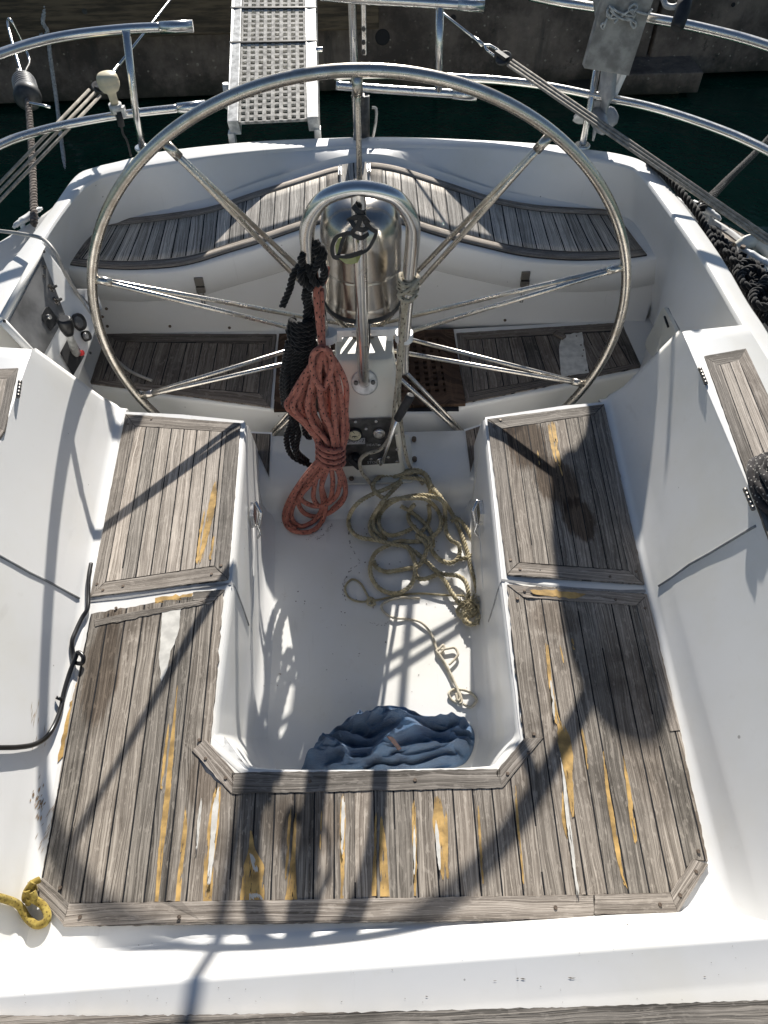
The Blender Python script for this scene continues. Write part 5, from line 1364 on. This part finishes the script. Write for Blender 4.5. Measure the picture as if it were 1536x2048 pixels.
M['rust'] = simple('rust_stain', (.36, .25, .15), .7, var=.3)
M['scuff'] = simple('grey_scuff', (.24, .21, .18), .7, var=.3)
scuffs(); marks()

# ================================================================== towel
def towel():
    t = thing('blue_towel', 'crumpled dark blue towel lying at the front of the cockpit floor', 'towel')
    pl = [(608, 1550), (612, 1524), (640, 1490), (668, 1462), (720, 1440), (770, 1430), (830, 1434), (890, 1440), (935, 1450), (947, 1478), (942, 1512), (900, 1540), (800, 1556), (700, 1558)]
    C = [at(x, y, z=ZS) for x, y in pl]
    ring = catmull(C, 18, True); cen = Vector((-.0, 0, 0))
    for p in ring: cen += p
    cen = cen/len(ring); nR = 90; nA = len(ring); rows = []
    def hgt(p, f):
        wx = noise.noise(Vector((p.x*6, p.y*6, 1.7)))*.055; wy = noise.noise(Vector((p.x*5, p.y*8, 5.1)))*.050
        X, Y = p.x+wx, p.y+wy+.22*p.x*(p.x-.1)
        def rdg(fx, fy, z, pw): return (1-min(1, abs(noise.noise(Vector((X*fx, Y*fy, z))))*2.0))**pw
        edge = smooth((1-f)/.12)
        h = .010+.050*rdg(3.6, 14, 2.2, 2.0)+.042*rdg(8, 27, 7.7, 2.2)+.024*rdg(18, 48, 4.4, 1.8)+.024*noise.noise(Vector((p.x*4, p.y*6, 9)))
        return max(.004, edge*h+.012*(1-edge)*(1 if f < 1 else 0))
    for j in range(nR+1):
        f = j/nR; r = []
        for p in ring+[ring[0]]:
            q = cen.lerp(p, f); wob = 1+.05*noise.noise(Vector((p.x*20, p.y*20, 0)))
            q = cen+(q-cen)*(wob if f > .8 else 1); q.z = ZS+.004+hgt(q, f); r.append(q)
        rows.append(r)
    e = rows[-1]; rows.append([Vector((p.x, p.y, ZS+.001)) for p in e])
    mb = MB(); mb.grid(rows); o = mb.build('towel_cloth', 'towel', t)
    ss = o.modifiers.new('s', 'SUBSURF'); ss.levels = 1; ss.render_levels = 2
    # hem fold lines and the sewn label
    def on(x, y, h=.0):
        p = at(x, y, z=ZS+.06); q = Vector((p.x, p.y, 0)); return Vector((p.x, p.y, ZS+.012+hgt(q, .5)+h))
    a, b, c, d = [at(x, y, z=ZS+.105) for x, y in ((773, 1472), (786, 1474), (803, 1497), (796, 1500))]
    mb = MB(); mb.add([a, b, c, d]+[p-Vector((0, 0, .003)) for p in (a, b, c, d)], [(0, 1, 2, 3), (4, 5, 6, 7), (0, 1, 5, 4), (1, 2, 6, 5), (2, 3, 7, 6), (3, 0, 4, 7)], sm=False); mb.build('sewn_label', 'labelred', t)
M['labelred'] = simple('maroon_label', (.045, .018, .016), .6, var=.5, scale=120)
towel()

# ================================================================== goggles hung on the central leg of the guard
def goggles():
    t = thing('swim_goggles', 'black framed goggles with yellow lens hung on the guard leg by a strap', 'goggles')
    Y0 = -.335; G = lambda x, y, h=0: at(*c4(x, y), Y=Y0-h)
    def band(pts, w_, nm, m='rubber', th=.004):
        P = catmull(pts, 8); mb = MB(); n = len(P); rows = []
        for i in range(n):
            d = (P[min(n-1, i+1)]-P[max(0, i-1)]).normalized(); s = d.cross(Vector((0, -1, 0))); s = s.normalized() if s.length > .01 else Vector((1, 0, 0))
            rows.append([P[i]+s*w_*.55*a+Vector((0, b, 0)) for a, b in ((-1, 0), (1, 0), (1, th), (-1, th), (-1, 0))])
        mb.grid(rows, sm=False); return mb.build(nm, m, t)
    band([G(640, 225), G(670, 260, .01), G(700, 270, .012), G(715, 255)], .010, 'strap')
    band([G(610, 320), G(650, 300, .012), G(700, 295, .014), G(735, 330, .004)], .010, 'strap')
    band([G(700, 260, .004), G(715, 320, .012), G(745, 360, .004), G(785, 385)], .009, 'strap')
    band([G(620, 300, .004), G(650, 350, .016), G(700, 375, .014), G(740, 350, .004)], .009, 'strap')
    band([G(690, 290, .016), G(670, 350, .018), G(635, 395, .012), G(690, 425, .014), G(735, 395, .004)], .008, 'strap')
    band([G(785, 385), G(770, 430), G(735, 490), G(690, 520, .01)], .006, 'strap')
    band([G(640, 395, .006), G(580, 400, .002), G(535, 420), G(510, 480), G(520, 540), G(560, 550)], .0075, 'frame')
    band([G(520, 540), G(600, 540, .008), G(660, 525, .014), G(700, 510, .012)], .0085, 'frame')
    band([G(590, 400), G(570, 450), G(555, 510), G(545, 545)], .006, 'frame')
    mb = MB(); mb.add([G(548, 425, -.004), G(582, 410, -.004), G(566, 460, -.004), G(550, 520, -.004), G(536, 520, -.004), G(528, 470, -.004)], [tuple(range(6))], sm=False); o = mb.build('lens', 'goggle', t); o.modifiers.new('t', 'SOLIDIFY').thickness = .002
    mb = MB(); mb.add([G(550, 548, .004), G(600, 552, .008), G(655, 540, .012), G(690, 528, .010), G(668, 575, .012), G(630, 586, .010), G(590, 580, .008)], [tuple(range(7))], sm=False); o = mb.build('lens', 'goggle', t); o.modifiers.new('t', 'SOLIDIFY').thickness = .002
goggles()

# ================================================================== hoses, mooring lines, tackles
def lines():
    t = thing('black_hose', 'thin black hose lying along the port seat back', 'hose')
    mb = MB()
    on = caster(BENCH, SBL, BULK)
    P = [on(x, y, h) for x, y, h in ((176, 1130, .010), (178, 1160, .012), (177, 1195, .011), (180, 1222, .012), (165, 1240, .011), (147, 1262, .009), (139, 1285, .008), (141, 1310, .008), (155, 1328, .010), (170, 1332, .014), (175, 1322, .020), (166, 1314, .022), (152, 1324, .018), (140, 1350, .010), (128, 1390, .008), (116, 1420, .008), (102, 1455, .008), (84, 1478, .008), (60, 1491, .008), (30, 1496, .008), (0, 1497, .008), (-40, 1497, .008))]
    mb.tube(catmull(P, 8), .0050, 12); mb.build('hose_line', 'hose', t)
    q = on(121, 1404, .012); mb = MB(); mb.tube([q+Vector((-.004, 0, .004)), q+Vector((-.014, .002, .012))], .004, 8); mb.build('hose_tie', 'hose', t)
    y = thing('yellow_rope', 'short yellow braided rope with a knot at the corner of the teak', 'rope')
    mb = MB(); r = .0070
    Q = lambda x, y_, h=.009: on(x, y_, h)
    mb.tube(catmull([Q(-60, 1785), Q(0, 1800), (Q(28, 1812)), Q(55, 1838), Q(78, 1852), Q(96, 1846), Q(100, 1830), Q(90, 1812), Q(72, 1798, .02), Q(58, 1788, .03)], 8), r, 12)
    for i, q in enumerate(([(36, 1776), (52, 1768), (66, 1778), (62, 1796), (48, 1808), (40, 1800)], [(34, 1790), (44, 1802), (60, 1800), (70, 1784), (64, 1770)], [(40, 1772), (34, 1786), (42, 1800), (58, 1806)])):
        mb.tube(catmull([Q(a, b, .022+.012*math.sin(i+j*1.3)) for j, (a, b) in enumerate(q)], 8), r*.85, 10)
    mb.build('rope_line', 'yellowrope', y)
    k = thing('grey_cable', 'thin grey cable running over the port cap rail and down behind the wheel', 'cable')
    mb = MB(); pts = [(-60, 455, .155, 0), (0, 462, .165, 0), (45, 468, .175, 0), (85, 478, .185, 0), (110, 505, .17, 0)]
    P = [at(x, y_, z=z) for x, y_, z, _ in pts]+[at(132, 550, z=.10), at(160, 596, z=.01), at(185, 640, z=-.07), at(200, 668, z=-.18), at(212, 695, z=ZF+.012), at(235, 722, z=ZF+.010), at(265, 745, z=ZF+.010), at(303, 761, z=ZF+.012)]
    mb.tube(catmull(P, 8), .0055, 10); mb.build('cable_line', 'cable', k)

    # mooring spring with a rubber snubber, port
    m = thing('mooring_line', 'brown mooring rope with ribbed black snubber and wire ring off the port quarter', 'mooring line')
    c0 = at(68, 448, z=ZC-.03); sn0, sn1 = at(56, 196, Y=1.35), at(42, 140, Y=1.75)
    mb = MB(); twist(mb, catmull([c0, c0.lerp(sn0, .33)+Vector((0, 0, -.012)), c0.lerp(sn0, .66)+Vector((0, 0, -.012)), sn0], 8), .0125); mb.build('rope_line', 'ropebrown', m)
    d = (sn1-sn0); L = d.length; d.normalize()
    mb = MB(); mb.lathe([(.0, -.02), (.028, -.016), (.046, .0), (.052, .02), (.050, .05), (.040, .06)]+[v for k_ in range(6) for v in ((.036, .066+.028*k_), (.045, .074+.028*k_), (.045, .084+.028*k_), (.036, .092+.028*k_))]+[(.030, .245), (.012, .25)], sn0, d, 24); mb.build('snubber', 'snub', m)
    for k_ in range(6):
        q = sn0+d*(.079+.028*k_); a1 = d.orthogonal().normalized(); b1 = d.cross(a1)
        mb = MB(); mb.tube([q+(a1*math.cos(j*.2618)+b1*math.sin(j*.2618))*.043 for j in range(24)], .0035, 6, True); mb.build('snubber_ring', 'greyplastic', m)
    e = sn0+d*.25; s_ = d.cross(Vector((0, -1, 0))).normalized()
    mb = MB(); mb.tube(catmull([e-s_*.022, e-s_*.03+d*.05, e+d*.095, e+s_*.03+d*.05, e+s_*.022], 8), .0085, 10); mb.build('shackle', 'greymetal', m)
    mb = MB(); a = e+d*.075; rr = at(37, 82, Y=2.05); mb.tube(catmull([a, a.lerp(rr, .4)+s_*.035, rr+s_*.07, rr+Vector((0, 0, .075)), rr-s_*.07, a.lerp(rr, .4)-s_*.035, a], 8), .006, 8); mb.build('wire_ring', 'steel', m)
    mb = MB(); f0 = sn0-d*.07; mb.tube([f0-Vector((.0, 0, .0)), f0+Vector((.05, .0, -.01)), f0+Vector((.075, 0, -.018))], .006, 8); mb.build('shackle_pin', 'steel', m)
    h = thing('hanging_rope', 'pale grey rope hanging from the timber beam down to the water', 'rope')
    mb = MB(); A = [at(78, -30, Y=3.94), at(86, 20, Y=3.93), at(93, 55, Y=3.93), at(97, 72, Y=3.93), at(100, 110, Y=3.9), at(113, 200, Y=3.8), at(124, 290, Y=3.4), at(135, 366, z=-1.02)]
    twist(mb, catmull(A, 8), .014, strands=3)
    B_ = [at(92, -30, Y=3.94), at(89, 20, Y=3.92), at(86, 45, Y=3.9), at(95, 62, Y=3.9), at(88, 75, Y=3.9), at(82, 68, Y=3.9)]
    twist(mb, catmull(B_, 8), .014); mb.build('rope_line', 'whiterope', h)

    def tackle(name, label, low, blk, wire, wtop, gap=1.0):
        tk = thing(name, label, 'tackle', 'tensioned tackles on the quarters')
        d = (blk-low).normalized(); s = d.cross(Vector((0, -.6, .8))).normalized()
        for k_, o in enumerate((-.024, 0, .024)):
            mb = MB(); mb.tube([low+s*o*.8*gap, blk+s*o*.9*gap], .0050, 8); mb.build('rope_part', 'beigegrey', tk)
        mb = MB(); c = blk+d*.03
        for o in (-.013, 0, .013): mb.disc(c+Vector((0, 0, 0))+s.cross(d)*o*.0+s*o*.4, s.cross(d).normalized(), .024, .004, 18)
        mb.box(c+d*.01, (.02, .02, .05), d.to_track_quat('Z', 'Y').to_matrix()); b = mb.build('block', 'greymetal', tk)
        mb = MB(); mb.tube(catmull([c+d*.03-s*.012, c+d*.07-s*.01, c+d*.085, c+d*.07+s*.01, c+d*.03+s*.012], 6), .005, 8); mb.tube([c+d*.08, wire], .006, 8); mb.build('shackle', 'steel', tk)
        mb = MB(); mb.tube([wire, wtop], .0048, 8); mb.tube([wire, wire.lerp(wtop, .12)], .0075, 8); mb.build('wire', 'steel', tk)
    tackle('quarter_tackle', 'three part rope tackle with steel wire slanting up from the port quarter', at(-40, 425, Y=.45), at(190, 185, Y=.98), at(216, 158, Y=1.08), at(372, -40, Y=1.75))
    tackle('quarter_tackle', 'three part rope tackle with steel wire slanting up from the starboard quarter', at(1640, 552, Y=.12), at(1020, 125, Y=1.02), at(966, 90, Y=1.12), at(820, -25, Y=1.45), .55)

    # cleats and black mooring warps on the starboard quarter
    def cleat(name, label, x, y, z, ang):
        ct = thing(name, label, 'cleat', 'mooring cleats on the quarters')
        c = at(x, y, z=z); ax = Vector((math.cos(ang), math.sin(ang), 0))
        mb = MB(); mb.tube(catmull([c-ax*.065+Vector((0, 0, .046)), c-ax*.04+Vector((0, 0, .050)), c+Vector((0, 0, .048)), c+ax*.04+Vector((0, 0, .050)), c+ax*.065+Vector((0, 0, .046))], 6), [.005]*3+[.008]*5+[.011]*9+[.008]*5+[.005]*3, 12); mb.build('horns', 'white_paint', ct)
        for s_ in (-.03, .03):
            mb = MB(); mb.tube([c+ax*s_+Vector((0, 0, -.02)), c+ax*s_+Vector((0, 0, .047))], [.012, .008], 10); mb.build('post', 'white_paint', ct)
        return c
    zd = ZC-.085
    cleat('cleat', 'white mooring cleat wrapped in black rope nearest the starboard corner', 1402, 447, zd, R_(-62))
    cleat('cleat', 'white mooring cleat half buried in black rope coils on the starboard side deck', 1505, 545, zd, R_(-60))
    cleat('cleat', 'white mooring cleat on the port side deck with brown rope', 66, 462, zd, R_(62))
    w_ = thing('black_warp', 'heavy black mooring rope lying along the starboard cap rail', 'mooring rope')
    mb = MB(); r = .013
    D = lambda x, y, h=0: at(x, y, z=zd+r+h)
    twist(mb, catmull([at(1297, 322, z=ZC+.012), at(1330, 350, z=ZC+.014), at(1368, 392, z=ZC+.006), at(1404, 440, z=ZC-.01), at(1425, 490, z=ZC-.03), at(1447, 525, z=zd+.03), at(1490, 580, z=zd+.02), at(1545, 650, z=zd+.02), at(1600, 760, z=zd+.02)], 8), r)
    for i in range(10):
        x, y = 1405+13*i, 462+16*i
        twist(mb, catmull([D(x-6, y-10, .03), D(x+14, y-2, .05), D(x+24, y+14, .02), D(x+6, y+16, .03), D(x-8, y+2, .01)], 6), r*.9)
    twist(mb, catmull([D(1400, 445, .05), D(1412, 475, .03), D(1440, 520, .02), D(1470, 550, .02), D(1500, 590, .02), D(1530, 640, .02)], 8), r)
    twist(mb, catmull([D(1420, 455, .05), D(1445, 480, .04), D(1470, 510, .03), D(1490, 530, .03), D(1515, 575, .02), D(1540, 600, .02)], 8), r)
    for i in range(6): twist(mb, catmull([D(1490+8*i+26*math.cos(a), 530+13*i+20*math.sin(a), .02+.02*(i % 3)) for a in (0, 1.2, 2.4, 3.6, 4.8, 6.0)], 6), r*.95)
    mb.build('rope_turns', 'blackrope', w_)
    w2 = thing('black_mooring_line', 'black twisted mooring line leading from the starboard cleat up to the right', 'mooring rope')
    mb = MB(); twist(mb, catmull([at(1402, 420, z=zd+.07), at(1420, 398, z=ZC-.02), at(1470, 345, Y=.85), at(1530, 285, Y=1.25), at(1640, 160, Y=2.2)], 8), .0125); twist(mb, catmull([at(1395, 412, z=zd+.05), at(1425, 388, z=ZC-.03), at(1455, 358, Y=.75), at(1480, 335, Y=.9)], 8), .011); mb.build('rope_line', 'blackrope2', w2)
    # small teak pad and beige chock outboard of it
    pz = zd+.004
    mb = MB(); sheet(mb, [(1433, 440), (1496, 474), (1462, 488), (1424, 470)], zat(pz+.02), lambda x, y, v: (v.y, v.x/.05), 60, 0, .015); mb.build('teak_pad', 'teak', BOAT)
    mb = MB(); a = at(1494, 500, z=pz+.03)
    mb.tube(catmull([at(1478, 496, z=pz+.03), at(1496, 484, z=pz+.05), at(1520, 486, z=pz+.05), at(1560, 520, z=pz+.04)], 6), .022, 10); mb.build('toe_chock', 'cream', BOAT)
    mb = MB(); mb.disc(at(1486, 494, z=pz+.058), (0, 0, 1), .008, .004, 10); mb.build('screw', 'screw', BOAT, weld=False)
    # mooring rope end resting on the starboard coaming
    c = thing('dark_rope_coil', 'dark flecked rope coil resting on the starboard coaming teak', 'rope')
    mb = MB(); cc = at(1556, 975, z=ZT+.02)
    for i in range(7):
        R = .062-.006*i; ph = i*.9
        mb.tube([cc+Vector((R*math.cos(a+ph)*.8, R*1.35*math.sin(a+ph), .008*i+.006*math.sin(3*a))) for a in [2*math.pi*j/30 for j in range(30)]], .0085, 9, True)
    mb.build('rope_turns', 'darkfleck', c)
M['ropebrown'] = rope('brown_twist', (.24, .20, .17), (.09, .075, .065), fuzz=.8)
M['snub'] = simple('snubber_rubber', (.05, .05, .05), .5, var=.3)
M['beigegrey'] = rope('weathered_line', (.46, .42, .36), (.28, .25, .21))
M['blackrope2'] = rope('faded_black_twist', (.055, .05, .046), (.02, .018, .016), fuzz=.8)
M['darkfleck'] = rope('dark_braid', (.05, .045, .045), (.025, .022, .022), (.35, .33, .30), (150, 4))
lines()
